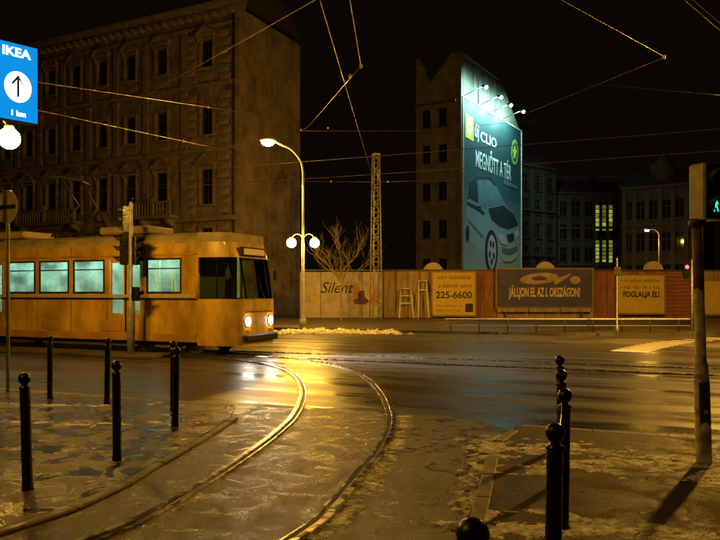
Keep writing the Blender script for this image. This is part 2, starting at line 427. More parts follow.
# ------------------------------------------------------------------ tram rails
def rail(path, name, label, wall_side=1):
    t = thing(name, (0, 0, 0)); tag(t, label, 'rail', 'tram rails set in the street')
    P = catmull([(p[0], p[1], 0) for p in path], 14)
    def strip(prof, nm, m):
        vs, fs = [], []; n = len(prof)
        for i, p in enumerate(P):
            d = (P[min(i + 1, len(P) - 1)] - P[max(i - 1, 0)]).normalized(); s = Vector((d.y, -d.x, 0))
            for o, z in prof: vs.append(p + s * o * wall_side + Vector((0, 0, z)))
        for i in range(len(P) - 1):
            for k in range(n - 1): fs.append((i * n + k, i * n + k + 1, (i + 1) * n + k + 1, (i + 1) * n + k))
        MB().add(vs, fs, False).build(nm, m, t)
    strip([(-.036, .006), (-.034, .026), (-.026, .031), (.026, .031), (.036, .024), (.037, .012)], 'rail_head', STEEL)
    strip([(.037, .0125), (.078, .0125)], 'groove', RUST)
    strip([(.078, .010), (.079, .024), (.085, .027), (.100, .027), (.106, .022), (.108, .006)], 'guard_lip', STEEL)
    return t
RL = [(-4.2, 1.0), (-3.1, 3.2), (-1.965, 5.24), (-1.664, 5.99), (-1.499, 6.70), (-1.308, 7.72), (-1.10, 9.11), (-.985, 10.68), (-1.066, 13.0), (-1.444, 15.5), (-2.1, 17.5), (-3.4, 19.2), (-5.6, 21.0), (-9.0, 22.78)]
RR = [(-2.5, 1.0), (-1.35, 3.3), (-.40, 5.33), (-.19, 6.05), (.03, 7.07), (.247, 8.08), (.434, 9.47), (.49, 10.68), (.43, 12.73), (.20, 15.0), (-.25, 17.0), (-1.25, 18.95), (-3.1, 20.9), (-5.6, 22.7), (-9.0, 24.33)]
rail(RL, 'tram_rail', 'left grooved rail of the curving tram track in front', 1)
rail(RR, 'tram_rail', 'right grooved rail of the curving tram track in front', -1)
for b, s, w in ((17.33, 1, 'near rail of the straight tram track across the street'), (18.77, -1, 'far rail of the straight tram track across the street')):
    rail([st(-40, b)[:2], st(-15, b)[:2], st(0, b)[:2], st(14, b)[:2], st(30, b)[:2]], 'tram_rail', w, s)

# ------------------------------------------------------------------ dirty snow and ice left on the ground
def snow(name, x0, x1, y0, y1, field, z, res, hmax, label, seed=0.0):
    sc = 1.0 if res < .05 else 3.0
    nx, ny = int((x1 - x0) / res), int((y1 - y0) / res)
    H = {}
    for i in range(nx + 1):
        for j in range(ny + 1):
            x, y = x0 + i * res, y0 + j * res
            f = field(x, y)
            if f <= -0.6: continue
            n = noise.fractal(Vector((x * 3.4 / sc + seed, y * 4.2 / sc, 0)), 0.55, 2.2, 7) * 0.62 + noise.noise(Vector((x * 21 / sc, y * 24 / sc, seed))) * .16
            h = f + n - 0.25
            if h > 0: H[i, j] = min(1.0, h * 1.6) ** .8 * hmax * (0.75 + 0.7 * noise.noise(Vector((x * 22 / sc, y * 22 / sc, seed)))) 
    b = MB(); idx = {}
    def vid(i, j):
        if (i, j) not in idx: idx[i, j] = len(b.v); b.v.append((x0 + i * res, y0 + j * res, z + H.get((i, j), -0.004)))
        return idx[i, j]
    for i in range(nx):
        for j in range(ny):
            c = [(i, j), (i + 1, j), (i + 1, j + 1), (i, j + 1)]
            if sum(k in H for k in c) >= 2: b.f.append(tuple(vid(*k) for k in c)); b.sm.append(True)
    if not b.f: return
    o = b.build(name, SNOW); return tag(o, label, 'snow', kind='stuff')
def ell(x, y, L):
    v = -9
    for cx, cy, rx, ry in L: v = max(v, 0.62 - math.hypot((x - cx) / rx, (y - cy) / ry) * 0.62)
    return v
snow('dirty_snow', 0.9, 4.6, 6.7, 9.0, lambda x, y: ell(x, y, [(2.15, 8.12, .95, .42), (2.2, 7.32, 1.1, .36), (3.3, 7.45, 1.3, .5), (3.9, 7.0, 1.2, .5), (1.5, 8.2, .35, .5)]), 0.037, 0.014, 0.018, 'patchy yellowish snow on the right pavement around the signal pole', 1.3)
snow('dirty_snow', 0.9, 3.6, 4.6, 6.2, lambda x, y: ell(x, y, [(1.45, 5.42, 1.1, .38), (2.2, 5.15, 1.0, .3)]), 0.037, 0.014, 0.017, 'trodden snow round the foot of the right hand bollards', 4.1)
def kerbdist(x, y, P):
    return min((Vector((x, y, 0)) - p).length for p in P)
snow('dirty_snow', 0.3, 2.0, 5.0, 9.0, lambda x, y: .66 - kerbdist(x + .09, y, kr) * 3.0 if y > 5.4 else -1, 0.009, 0.016, 0.036, 'strip of dirty snow along the right kerb of the track', 7.7)
rrp = catmull([(p[0], p[1], 0) for p in RR], 6)
snow('dirty_snow', -.5, 1.0, 5.0, 10.6, lambda x, y: .52 - kerbdist(x - .13, y, rrp) * 4.2, 0.009, 0.015, 0.018, 'thin ridge of icy slush beside the right tram rail', 2.2)
snow('dirty_snow', -7, 2.5, 30.0, 35, lambda x, y: ell(x, y, [(-2.2, 32.6, 4.2, 1.3), (.6, 31.8, 2.0, .9)]), 0.01, 0.08, 0.22, 'lumpy bank of snow along the far kerb below the lamp post', 9.0)
snow('dirty_snow', 11, 22, 24.2, 28.2, lambda x, y: ell(x, y, [(15.5, 25.4, 4.0, .8), (18, 27.2, 4.0, .8)]) if 0.82 * (y - 24.3) + 12.4 < x < .95 * (y - 24.3) + 18.8 else -1, 0.12, 0.1, 0.08, 'snow crust lying on the traffic island', 5.5)
snow('dirty_snow', -7.5, -1.8, 5.0, 12.5, lambda x, y: (ell(x, y, [(-4.6, 8.2, 2.6, .5), (-3.6, 9.8, 1.8, .35), (-3.4, 6.9, 1.2, .35), (-4.5, 11.4, 2.8, .25)]) - .30), 0.027, 0.018, 0.008, 'thin gritty slush on the left pavement between the bollards', 3.7)

# loose road grit and ice crumbs
GRIT = mat('grit_and_ice', (.34, .26, .16), .5, var=.6, scale=30)
def grit(n, x0, x1, y0, y1, z, ok, label, seed):
    rg = random.Random(seed); b = MB()
    for _ in range(n):
        y = y0 + (y1 - y0) * rg.random() ** 1.4; x = rg.uniform(x0, x1)
        if not ok(x, y): continue
        if noise.noise(Vector((x * 1.6 + seed, y * 2.0, 3.1))) + rg.uniform(-.35, .35) < -.05: continue
        r = .003 + .009 * rg.random() ** 3; a = rg.uniform(0, 6.28); h = r * rg.uniform(.5, 1.1)
        q = [(x + r * rg.uniform(.6, 1.3) * math.cos(a + k * 1.5708), y + r * rg.uniform(.6, 1.3) * math.sin(a + k * 1.5708), z - .001) for k in range(4)]
        b.add(q + [(x + rg.uniform(-.3, .3) * r, y, z + h)], [(0, 1, 4), (1, 2, 4), (2, 3, 4), (3, 0, 4)])
    tag(b.build('road_grit', GRIT), label, 'grit', kind='stuff')
def kx(P, y):
    for i in range(len(P) - 1):
        a, c = sorted((P[i], P[i + 1]), key=lambda p: p.y)
        if a.y <= y <= c.y: return a.x + (c.x - a.x) * (y - a.y) / max(1e-6, c.y - a.y)
    return None
grit(16000, -7.5, -1.8, 4.6, 12.5, .025, lambda x, y: (kx(kl, y) or -1.78) - .15 > x and y < edge_y(x, 9.4), 'loose grit scattered over the left pavement', 11)
grit(14000, -3.4, 1.6, 4.6, 10.5, .008, lambda x, y: (kx(kl, y) or -9) + .1 < x < (kx(kr, y) or 1.5) - .1, 'loose grit scattered between the kerbs of the tram track', 12)
grit(9000, .7, 5.0, 4.6, 9.2, .035, lambda x, y: (kx(kr, y) or 9) + .1 < x and y < edge_y(x, 9.5), 'loose grit scattered over the right pavement', 13)

# ------------------------------------------------------------------ bollards
def bollard(name='bollard'):
    t = thing(name, (0, 0, 0))
    MB().lathe([(.052, 0), (.052, .03), (.046, .045), (.0445, .9), (.046, .905)], 20).build('shaft', BLACK, t)
    MB().lathe([(.0455, .905), (.052, .912), (.052, .926), (.030, .936), (.026, .95)], 20).build('collar', BLACK, t)
    MB().sphere((0, 0, 1.0), .055, 20, 12).build('ball_cap', BLACK, t)
    return t
BL = [((-3.0, 6.5), 'black ball-topped bollard nearest the camera on the left pavement'),
      ((-5.2, 12.08), 'farthest left black bollard at the road edge'),
      ((-4.04, 11.5), 'black bollard at the road edge, second from the far left'),
      ((-2.58, 7.65), 'black bollard standing midway on the left pavement beside the track kerb'),
      ((-2.46, 9.58), 'front one of the two overlapping bollards left of the track'),
      ((-2.80, 10.8), 'rear one of the two overlapping bollards left of the track'),
      ((2.28, 8.16), 'farthest bollard of the right hand row, near the road'),
      ((1.88, 6.70), 'second farthest bollard of the right hand row'),
      ((1.51, 5.37), 'middle bollard of the right hand row, tall and fully visible to its snowy foot'),
      ((1.05, 3.94), 'second nearest bollard of the right hand row, foot below the frame'),
      ((0.38, 2.28), 'nearest bollard, only its shiny black ball showing at the bottom edge')]
b0 = bollard()
for i, ((x, y), lab) in enumerate(BL):
    o = b0 if i == 0 else copy_tree(b0)
    o.location = (x, y, .025 if i < 6 else .035); o.rotation_euler = (random.uniform(-.02, .02), random.uniform(-.02, .02), random.uniform(0, 6))
    tag(o, lab, 'bollard', 'black bollards along the track')
ch = MB()
cp = []
for k in range(13):
    t = k / 12; p = Vector((1.05, 3.94, .98)).lerp(Vector((1.51, 5.37, .98)), t); p.z -= .10 * (1 - (2 * t - 1) ** 2); cp.append(p)
tag(ch.tube(cp, .004, 6).build('wire_rope', mat('bright_wire', (.5, .48, .42), .3, metal=.7)), 'thin wire rope hung between two right hand bollards', 'rope')

# ------------------------------------------------------------------ pedestrian signal pole on the right
sp = thing('pedestrian_signal', (3.57, 7.47, .035), 0, 'leaning pedestrian signal pole with cream box and lit green man', 'traffic light')
top = Vector((-.075, 0, 2.50))
def lean(z): return top * (z / 2.50)
WORN = mat('worn_signal_pole', (0.48, 0.43, 0.34), 0.55, var=.65, scale=5, bump=.4, bscale=25, rough_var=.15)
MB().tube([lean(0), lean(.02), lean(.86), lean(.90)], [.083, .078, .076, .062], 20).build('pole_base', WORN, sp)
MB().tube([lean(.88), lean(1.02), lean(1.05), lean(1.72)], [.072, .066, .054, .053], 16).build('pole', WORN, sp)
MB().tube([lean(1.72), lean(2.50)], [.053, .052], 16).build('pole_top', mat('dark_worn_pole', (.16, .11, .07), .55, var=.5, scale=8), sp)
def wrap(z0, z1, a0, a1, r, nm, m, jag=.03):
    b = MB(); n = 10; vs = []; fs = []
    for k in range(n + 1):
        a = a0 + (a1 - a0) * k / n
        for z in (z0 + random.uniform(-jag, jag), z1 + random.uniform(-jag, jag)):
            c = lean(z); vs.append((c.x + r * math.cos(a), c.y + r * math.sin(a), z))
    for k in range(n): fs.append((2 * k, 2 * k + 2, 2 * k + 3, 2 * k + 1))
    return b.add(vs, fs).build(nm, m, sp)
PAPER = mat('peeling_paper', (.62, .58, .50), .8, var=.4, scale=14)
wrap(1.33, 1.80, R(180), R(285), .058, 'peeling_paper', PAPER, .02)
wrap(1.10, 1.38, R(205), R(300), .059, 'peeling_paper', PAPER, .03)
wrap(.92, 1.12, R(190), R(262), .071, 'peeling_paper', PAPER, .02)
wrap(.40, .84, R(225), R(315), .081, 'black_panel', DARKP, .004)
wrap(.52, .56, R(255), R(285), .0825, 'panel_lock', POLE, .002)
wrap(.34, .42, R(235), R(290), .082, 'torn_sticker', PAPER, .02)
MB().lathe([(.06, 2.44), (.085, 2.47), (.085, 2.52), (.05, 2.54)], 16, c=(top.x, top.y, 0)).build('bracket', DARKP, sp)
# head: cream housing, two lenses with visors, facing right and toward the camera
hd = MB().box((.02, 0, 0), (.20, .27, .58), bev=.02).build('housing', CREAM, sp)
hd.location = (top.x + .07, top.y, 2.80); ha = R(-64); hd.rotation_euler = (0, 0, ha)
MB().box((.127, 0, 0), (.016, .25, .56), bev=.006).build('front_plate', DARKP, hd)
for z, nm in ((.14, 'red'), (-.14, 'green')):
    MB().lathe([(.092, .136), (.092, .142), (.05, .146), (.001, .147)], 20, c=(0, 0, z), axis='X').build('lens', mat('dark_lens_' + nm, (.05, .008, .006) if nm == 'red' else (.004, .05, .04), .15), hd)
    b = MB(); vs = []; fs = []
    for k in range(17):
        a = R(-35 + 250 * k / 16)
        for rr, xx in ((.102, .135), (.102, .135 + .16 * (.45 + .55 * max(0, math.sin(a)))), (.098, .135 + .16 * (.45 + .55 * max(0, math.sin(a)))), (.098, .135)):
            vs.append((xx, rr * math.cos(a), z + rr * math.sin(a)))
    for k in range(16):
        for q in range(3): fs.append((k * 4 + q, k * 4 + q + 1, k * 4 + q + 5, k * 4 + q + 4))
    b.add(vs, fs, True).build('visor', DARKP, hd)
MAN = glow('signal_green_glow', (.02, .80, .60), 1.1)
b = MB()
b.prism([(math.cos(a * .63) * .014, math.sin(a * .63) * .014 - .14 + .062) for a in range(10)], .1475, .1495, 'YZ')
for poly in ([(-.014, .045), (.014, .045), (.016, -.005), (-.012, -.005)], [(-.012, -.003), (.004, -.003), (-.022, -.07), (-.036, -.066)], [(.0, -.003), (.016, -.003), (.038, -.064), (.024, -.07)], [(-.014, .044), (-.006, .038), (-.032, .0), (-.038, .004)], [(.014, .044), (.006, .038), (.030, .004), (.036, .008)]):
    b.prism([(u, w - .14) for u, w in poly], .1475, .1495, 'YZ')
b.build('green_man', MAN, hd)
# a second, green-lit head set round the pole to the right
hd2 = MB().box((0, 0, 0), (.20, .20, .56), bev=.02).build('housing', DARKP, sp)
hd2.location = (top.x + .33, top.y + .06, 2.80); hd2.rotation_euler = (0, 0, R(-75))
MB().lathe([(.085, .105), (.085, .11), (.001, .115)], 20, c=(0, 0, -.14), axis='X').build('lens', glow('green_lens_glow', (.01, .42, .30), .35), hd2)
MB().tube([(top.x, top.y, 2.58), (top.x + .3, top.y - .02, 2.56)], .02, 8).build('bracket', DARKP, sp)

# ------------------------------------------------------------------ left edge: illuminated sign, globe lamp, round sign
a0, a1 = Vector((-6.12, 12.0, 0)), Vector((-5.615, 12.55, 0))
mid = (a0 + a1) / 2; sw = (a1 - a0).length; sa = math.atan2((a1 - a0).y, (a1 - a0).x)
zt, zb = EYE + (292.7 - 48.5) / 720 * 12.55, EYE + (292.7 - 125) / 720 * 12.55
sg = thing('illuminated_sign', (mid.x, mid.y, 0), sa, 'blue illuminated direction sign with white arrow disc, at the left edge', 'sign')
zc, zh = (zt + zb) / 2, zt - zb
MB().box((0, .07, zc), (sw, .16, zh), bev=.015).build('case', mat('sign_case', (.10, .10, .12), .4, metal=.5), sg)
MB().box((0, -.012, zc), (sw - .03, .006, zh - .03)).build('face', glow('blue_sign_face', (.004, .21, .60), .95), sg)
WG = glow('white_sign_print', (.80, 1.0, 1.0), 1.6)
def disc(r, y0, y1, c, n=28, rx=1.0): return MB().prism([(c[0] + r * rx * math.cos(2 * math.pi * k / n), c[1] + r * math.sin(2 * math.pi * k / n)) for k in range(n)], y0, y1)
dcz = zc - .08
disc(.265, -.019, -.016, (.03, dcz), rx=.86).build('white_disc', WG, sg)
AR = mat('black_print', (.01, .01, .012), .5)
b = MB(); b.prism([(.012, dcz - .17), (.048, dcz - .17), (.048, dcz + .14), (.012, dcz + .14)], -.024, -.021)
b.prism([(.03, dcz + .20), (-.085, dcz + .045), (-.055, dcz + .03), (.03, dcz + .145), (.115, dcz + .03), (.145 - .03, dcz + .045)], -.0285, -.0255)
b.build('arrow', AR, sg)
text_part('lettering', 'IKEA', .21, WG, sg, (0.0, -.020, zt - .17), (R(90), 0, 0), sx=1.08, bold=.006)
text_part('lettering', '1 km', .13, WG, sg, (.03, -.020, zb + .13), (R(90), 0, 0), sx=1.0, bold=.004)
MB().tube([(-.75, .07, 0), (-.75, .07, zt + .02)], .055, 12).build('pole', POLE, sg)
for zz in (zt - .2, zb + .2): MB().tube([(-.75, .07, zz), (-.3, .07, zz)], .025, 8).build('bracket', POLE, sg)

def globe_lamp(name, base, ang, zg, arm, r, m, label, power=None, pole_top=None, head=None):
    t = thing(name, base, ang, label, 'street lamp')
    ztop = pole_top or zg + .25
    MB().lathe([(.17, 0), (.17, .5), (.12, .55), (.10, .62), (.10, 1.2), (.075, 1.3), (.07, zg - .2), (.06, zg + .1), (.058, ztop)], 16).build('pole', POLEY, t)
    for s in (-1, 1):
        pts = [(s * arm * (1 - math.cos(a)) / 2 * 1.0, 0, zg + .10 + .34 * math.sin(a)) for a in [math.pi * k / 10 for k in range(11)]]
        MB().tube(pts, .022, 8).build('arm', POLEY, t)
        MB().lathe([(.03, .13), (.08, .12), (.10, .06), (.03, .03)], 14, c=(s * arm, 0, zg + r * .75)).build('globe_cap', POLEY, t)
        MB().sphere((s * arm, 0, zg), r, 24, 14).build('globe', m, t)
    return t
gl = ray(8, 138, 14.7)
globe_lamp('globe_lamp', (gl.x - .56, gl.y + .05, .045), 0.0, gl.z - .045, .56, .215, BULB_GLOBE, 'big glowing globe street lamp at the left edge under the blue sign')

rs = thing('round_sign', (-6.27, 12.75, .045), R(-30), 'cream back of a round road sign on a pole at left edge', 'sign')
zr_ = ray(7, 207, 12.75).z - .045
disc(.30, -.006, .006, (.03, zr_), 30).build('disc', CREAM, rs)
MB().box((.03, -.025, zr_), (.50, .03, .055)).build('clamp', DARKP, rs)
MB().tube([(0, .04, 0), (0, .04, zr_ + .28)], .03, 10).build('pole', POLE, rs)

# ------------------------------------------------------------------ street lamp with twin globes, mid picture
lb = Vector(((303 - 360) / 720 * 35, 35, 0))
lamp = globe_lamp('street_lamp', (lb.x, lb.y, .004), 0.0, ray(303, 243, 35).z, .56, .23, BULB_GLOBE_FAR, 'tall curved street lamp with two globes below, glaring brightest', pole_top=ray(303, 185, 35).z)
hx = (268 - 303) / 720 * 35; hz = ray(268, 142, 35).z; z0 = ray(303, 186, 35).z
MB().tube(catmull([(0, 0, z0), (0, 0, z0 + .6), (-.12, 0, z0 + 1.2), (-.55, 0, z0 + 1.75), (-1.1, 0, z0 + 2.02), (hx + .15, 0, hz + .16)], 6), .05, 10).build('curved_arm', POLEY, lamp)
MB().sphere((hx, 0, hz + .10), .32, 20, 10, (1.3, .62, .5)).build('lamp_housing', POLEY, lamp)
MB().sphere((hx, -.03, hz - .04), .27, 20, 10, (1.15, .75, .62)).build('lamp_bowl', BULB_MAIN, lamp)
LAMP_POS = Vector((lb.x + hx, lb.y, hz))

def plain_lamp(base, ang, h, arm, m, label, r=.26):
    t = thing('street_lamp', base, ang, label, 'street lamp')
    MB().lathe([(.14, 0), (.14, .8), (.09, .9), (.07, h * .6), (.055, h - 1.0)], 14).build('pole', POLEY, t)
    MB().tube(catmull([(0, 0, h - 1.05), (0, 0, h - .6), (-.2, 0, h - .15), (-.7, 0, h + .08), (-arm + .1, 0, h + .12)], 6), .045, 10).build('curved_arm', POLEY, t)
    MB().sphere((-arm, 0, h + .10), .32, 18, 10, (1.3, .62, .5)).build('lamp_housing', POLEY, t)
    MB().sphere((-arm, 0, h - .04), r, 18, 10, (1.15, .75, .6)).build('lamp_bowl', m, t)
    return t
# the lamp whose light throws the signal pole's shadow, standing just past the right edge
plain_lamp((15.0, 22.5, 0.12), 0.0, 9.0, 1.7, glow('sodium_lamp_right', SODIUM_PALE, 3800), 'street lamp on the island past the right edge', r=.27)
# a lamp on the near pavement past the left edge lights the pole and box from the left
plain_lamp((-9.5, 1.5, .045), R(180), 9.0, 1.7, glow('sodium_lamp_near', SODIUM_PALE, 330), 'street lamp on the near pavement past the left edge', r=.26)
fl = ray(647, 230, 78)
plain_lamp((fl.x + 1.3, 78, 0), 0.0, fl.z, 1.3, glow('sodium_lamp_far', SODIUM_PALE, 450), 'small distant street lamp in front of the far right facade', r=.2)

# ------------------------------------------------------------------ signal mast on the refuge island
mp_ = Vector(((131 - 360) / 720 * 20.4, 20.4, .10))
tm = thing('signal_mast', mp_, R(-10), 'cream traffic signal mast with black heads standing before the tram', 'traffic light')
mt = ray(131, 202, 20.4).z - .1
MB().lathe([(.11, 0), (.11, 1.42), (.095, 1.46), (.058, 1.5), (.055, mt - .05), (.04, mt)], 16).build('pole', POLE, tm)
MB().tube([(0, 0, mt), (.03, 0, mt + .12), (.06, 0, mt + .1)], .02, 8).build('top_hook', DARKP, tm)
def signal_head(px, py0, py1, w, dy, rz):
    zA, zB = ray(131, py1, 20.4).z - .1, ray(131, py0, 20.4).z - .1
    x = (px - 131) / 720 * 20.4
    h = MB().box((0, 0, 0), (w, .24, zB - zA), bev=.03).build('signal_head', BLACK, tm)
    h.location = (x, dy, (zA + zB) / 2); h.rotation_euler = (0, 0, rz)
    n = max(1, round((zB - zA) / .29))
    for k in range(n):
        zz = -(zB - zA) / 2 + (zB - zA) * (k + .5) / n
        b = MB(); vs = []; fs = []
        for q in range(13):
            a = R(-20 + 220 * q / 12)
            for yy in (-.12, -.12 - .20 * (.5 + .5 * max(0, math.sin(a)))): vs.append((.095 * math.cos(a), yy, zz + .095 * math.sin(a)))
        for q in range(12): fs.append((2 * q, 2 * q + 2, 2 * q + 3, 2 * q + 1))
        b.add(vs, fs, True).build('visor', DARKP, h)
        MB().lathe([(.085, -.121), (.085, -.124), (.001, -.130)], 16, c=(0, 0, zz), axis='Y').build('lens', mat('dark_lens_mast', (.03, .012, .008), .2), h)
    MB().tube([(0, .0, zB * 0 + .1), (-x * .9, -dy, .1)], .02, 8).build('bracket', DARKP, h)
signal_head(124, 234, 265, .24, -.02, R(-62))
signal_head(136, 236, 265, .20, .02, R(58))
signal_head(126, 205, 233, .20, .05, R(-80))
signal_head(136, 287, 301, .18, .0, R(62))

# ------------------------------------------------------------------ catenary mast and overhead wires
cm = thing('catenary_mast', ((376 - 360) / 720 * 45, 45, .12), R(20), 'tall pale lattice mast carrying the overhead wires', 'mast')
ch_ = ray(376, 155, 45).z - .12; wb, wt = .30, .18
for sx in (-1, 1):
    for sy in (-1, 1):
        MB().tube([(sx * wb, sy * wb, 0), (sx * wt, sy * wt, ch_)], .035, 6).build('corner_angle', POLE, cm)
nst = 20
for side in range(4):
    b = MB()
    for k in range(nst):
        t0, t1 = k / nst, (k + 1) / nst
        w0, w1 = wb + (wt - wb) * t0, wb + (wt - wb) * t1; s = 1 if k % 2 else -1
        p, q = (s * w0, -w0, t0 * ch_), (-s * w1, -w1, t1 * ch_)
        rot = Matrix.Rotation(R(90 * side), 3, 'Z'); b.tube([rot @ Vector(p), rot @ Vector(q)], .018, 5)
        b.tube([rot @ Vector((-w1, -w1, t1 * ch_)), rot @ Vector((w1, -w1, t1 * ch_))], .018, 5)
    b.build('lacing', POLE, cm)
MB().box((0, 0, ch_ + .04), (.44, .44, .08)).build('cap_plate', POLE, cm)
MB().tube([(.15, 0, ch_ - 1.6), (.15, .0, ch_ - .9)], .06, 8).build('insulator', INSUL, cm)

def wire(pts, label, r=.011, sag=0.0, ins=()):
    P = []
    for i in range(len(pts) - 1):
        a, c = Vector(pts[i]), Vector(pts[i + 1])
        for k in range(8):
            t = k / 8; p = a.lerp(c, t); p.z -= sag * 4 * t * (1 - t); P.append(p)
    P.append(Vector(pts[-1]))
    base = P[0]
    t = thing('overhead_wire', base, 0, label, 'wire', 'overhead wires')
    MB().tube([p - base for p in P], r, 6).build('cable', WIRE, t)
    for p in ins:
        MB().sphere(Vector(p) - base, .055, 10, 8, (1, 1, 1.3)).build('insulator', INSUL, t)
wire([ray(-60, 68, 14), ray(37, 82, 17), ray(240, 112, 40), ray(262, 116, 47)], 'upper thin wire running right from behind the blue sign', .013, ins=[ray(208, 107, 36)])
wire([ray(-60, 93, 14), ray(37, 110, 17), ray(215, 148, 38), ray(252, 158, 47)], 'lower thin wire running right from under the blue sign', .013, ins=[ray(183, 141, 33)])
wire([ray(20, 166, 44), ray(60, 144, 36), ray(315, 0, 13), ray(380, -38, 11)], 'long bright wire slanting up across the left building', .010)
wire([ray(316, -14, 15), ray(320, 0, 16), ray(375, 185, 45)], 'wire dropping steeply to the lattice mast top', .012)
wire([ray(347, -16, 14), ray(350, 0, 15), ray(361, 66, 22)], 'short wire hanging from top centre to the kink', .012, ins=[ray(361, 66, 22)])
wire([ray(361, 66, 22), ray(308, 127, 38), ray(300, 131, 40)], 'slanting wire from the kink down to the street lamp arm', .014, ins=[ray(350, 76, 25), ray(301, 130, 40)])
wire([ray(545, -9, 17), ray(665, 57, 22)], 'right wire slanting down from the top edge to its corner', .006, ins=[ray(664, 57, 22)])
wire([ray(665, 57, 22), ray(530, 112, 60), ray(523, 114, 62)], 'right wire slanting from the corner to the billboard lamps', .011)
wire([ray(545, 80, 40), ray(740, 97, 24)], 'faint nearly level wire at upper right', .006)
wire([ray(676, -8, 9), ray(740, 47, 8)], 'thick brown cable cutting the upper right corner', .009)
wire([ray(679, -12, 9), ray(744, 43, 8)], 'second brown cable in the upper right corner, just above its twin', .005)
wire([st(-60, 18.05, 5.6), st(-20, 18.05, 5.6), st(20, 18.05, 5.6), st(50, 18.05, 5.6)], 'contact wire stretched above the straight tram track', .009, .12)
wire([st(-60, 21.4, 5.7), st(-20, 21.4, 5.7), st(20, 21.4, 5.7), st(50, 21.4, 5.7)], 'contact wire beyond the tram, parallel to the street', .009, .12)
wire([ray(302, 131, 40), ray(420, 131, 44), ray(560, 118, 60)], 'faint span wire between street lamp and billboard house', .012, ins=[ray(328, 128, 41)])
wire([ray(245, 181, 49), ray(376, 182, 45), ray(640, 176, 52)], 'level span wire fixed to the lattice mast', .012, ins=[ray(331, 167.5 + 14, 46.3), ray(388, 181.8, 45.2)])

# ------------------------------------------------------------------ windows shared by the buildings
def window(parent, x, z0, z1, w, y=0.0, recess=.22, m_frame=None, m_glass=None, name='window', cols=2, sill=True, surround=None, hood=None, trim=None, lit=None):
    m_frame = m_frame or FRAME; m_glass = m_glass or DGLASS; trim = trim or STUCCO2
    h = z1 - z0; zc = (z0 + z1) / 2
    b = MB(); fw = .07; yy = y - recess + .04
    for sx in (-1, 1): b.box((x + sx * (w / 2 - fw / 2), yy, zc), (fw, .08, h))
    b.box((x, yy, z0 + fw / 2), (w - 2 * fw, .08, fw)); b.box((x, yy, z1 - fw / 2), (w - 2 * fw, .08, fw))
    zt_ = z0 + h * .68
    b.box((x, yy, zt_), (w - 2 * fw, .07, .06))
    for k in range(1, cols): b.box((x - w / 2 + w * k / cols, yy, zc), (.06, .066, h - 2 * fw))
    wn_ = b.build(name, m_frame, parent)
    for k in range(cols):
        cw = w / cols; cx = x - w / 2 + cw * (k + .5)
        MB().box((cx, yy - .01, (z0 + zt_) / 2), (cw - .05, .012, zt_ - z0 - .06)).build('pane', lit or m_glass, wn_)
        MB().box((cx, yy - .01, (zt_ + z1) / 2), (cw - .05, .012, z1 - zt_ - .06)).build('pane', lit or m_glass, wn_)
    if sill: MB().box((x, y + .09, z0 - .07), (w + .42, .26, .14), bev=.015).build('sill', trim, wn_)
    if surround:
        b = MB(); s = surround
        for sx in (-1, 1): b.box((x + sx * (w / 2 + s / 2), y + .05, zc), (s, .12, h))
        b.box((x, y + .055, z1 + s / 2), (w + 2 * s, .13, s)); b.build('surround', trim, wn_)
    if hood:
        zb_ = z1 + (surround or 0) + .14; hw = w / 2 + (surround or 0) + .16
        b = MB(); b.box((x, y + .16, zb_), (hw * 2, .34, .14))
        if hood == 'tri': b.prism([(x - hw - .04, zb_ + .07), (x + hw + .04, zb_ + .07), (x, zb_ + .62)], y, y + .26); b.prism([(x - hw - .08, zb_ + .07), (x - hw + .12, zb_ + .07), (x, zb_ + .60), (x + hw - .12, zb_ + .07), (x + hw + .08, zb_ + .07), (x, zb_ + .74)], y, y + .38)
        if hood == 'arc':
            n = 12; arc = [(x + hw * math.cos(math.pi * k / n), zb_ + .07 + .5 * math.sin(math.pi * k / n)) for k in range(n + 1)]
            b.prism(arc, y, y + .24)
            arc2 = [(x + (hw + .05) * math.cos(math.pi * k / n), zb_ + .07 + .58 * math.sin(math.pi * k / n)) for k in range(n + 1)] + [(x + (hw - .1) * math.cos(math.pi * k / n), zb_ + .07 + .44 * math.sin(math.pi * k / n)) for k in range(n, -1, -1)]
            b.prism(arc2, y, y + .36)
        b.build('hood', trim, wn_)
        for sx in (-1, 1): MB().box((x + sx * (hw - .14), y + .10, zb_ - .22), (.14, .20, .32), bev=.02).build('bracket', trim, wn_)
    return wn_

# ------------------------------------------------------------------ big old corner house on the left
ob = thing('corner_house', (-8.33, 50, 0), math.atan2(.454, -.89), 'grand old stucco corner house with pedimented windows and balconies, at left', 'building')
BAYS = [2.89, 7.08, 10.16, 13.1, 16.0, 18.8, 21.5, 24.2, 27.0]
ROWS = [(17.85, 19.8, 1.05), (13.05, 15.1, 1.05), (8.1, 10.65, 1.1), (4.6, 6.4, 1.1), (0.9, 3.4, 1.5)]
holes = [(x - w / 2, x + w / 2, a, c) for a, c, w in ROWS for x in BAYS]
MB().wall(0, 29, 0, 21.6, holes, 0.0, .28).build('front_wall', STUCCO, ob)
b = MB(); b.add([(0, 0, 0), (0, -7.9, 0), (0, -7.9, 21.4), (0, 0, 21.6)], [(0, 1, 2, 3)])
b.add([(0, -7.9, 0), (29, -7.9, 0), (29, -7.9, 21.4), (0, -7.9, 21.4)], [(0, 1, 2, 3)])
b.add([(29, 0, 0), (29, -7.9, 0), (29, -7.9, 21.4), (29, 0, 21.4)], [(0, 1, 2, 3)]).build('fire_wall', FIREWALL, ob)
MB().add([(.2, -.45, .02), (28.8, -.45, .02), (28.8, -.45, 21.3), (.2, -.45, 21.3)], [(0, 1, 2, 3)]).build('inner_lining', mat('dark_room', (.01, .01, .01), .9), ob)
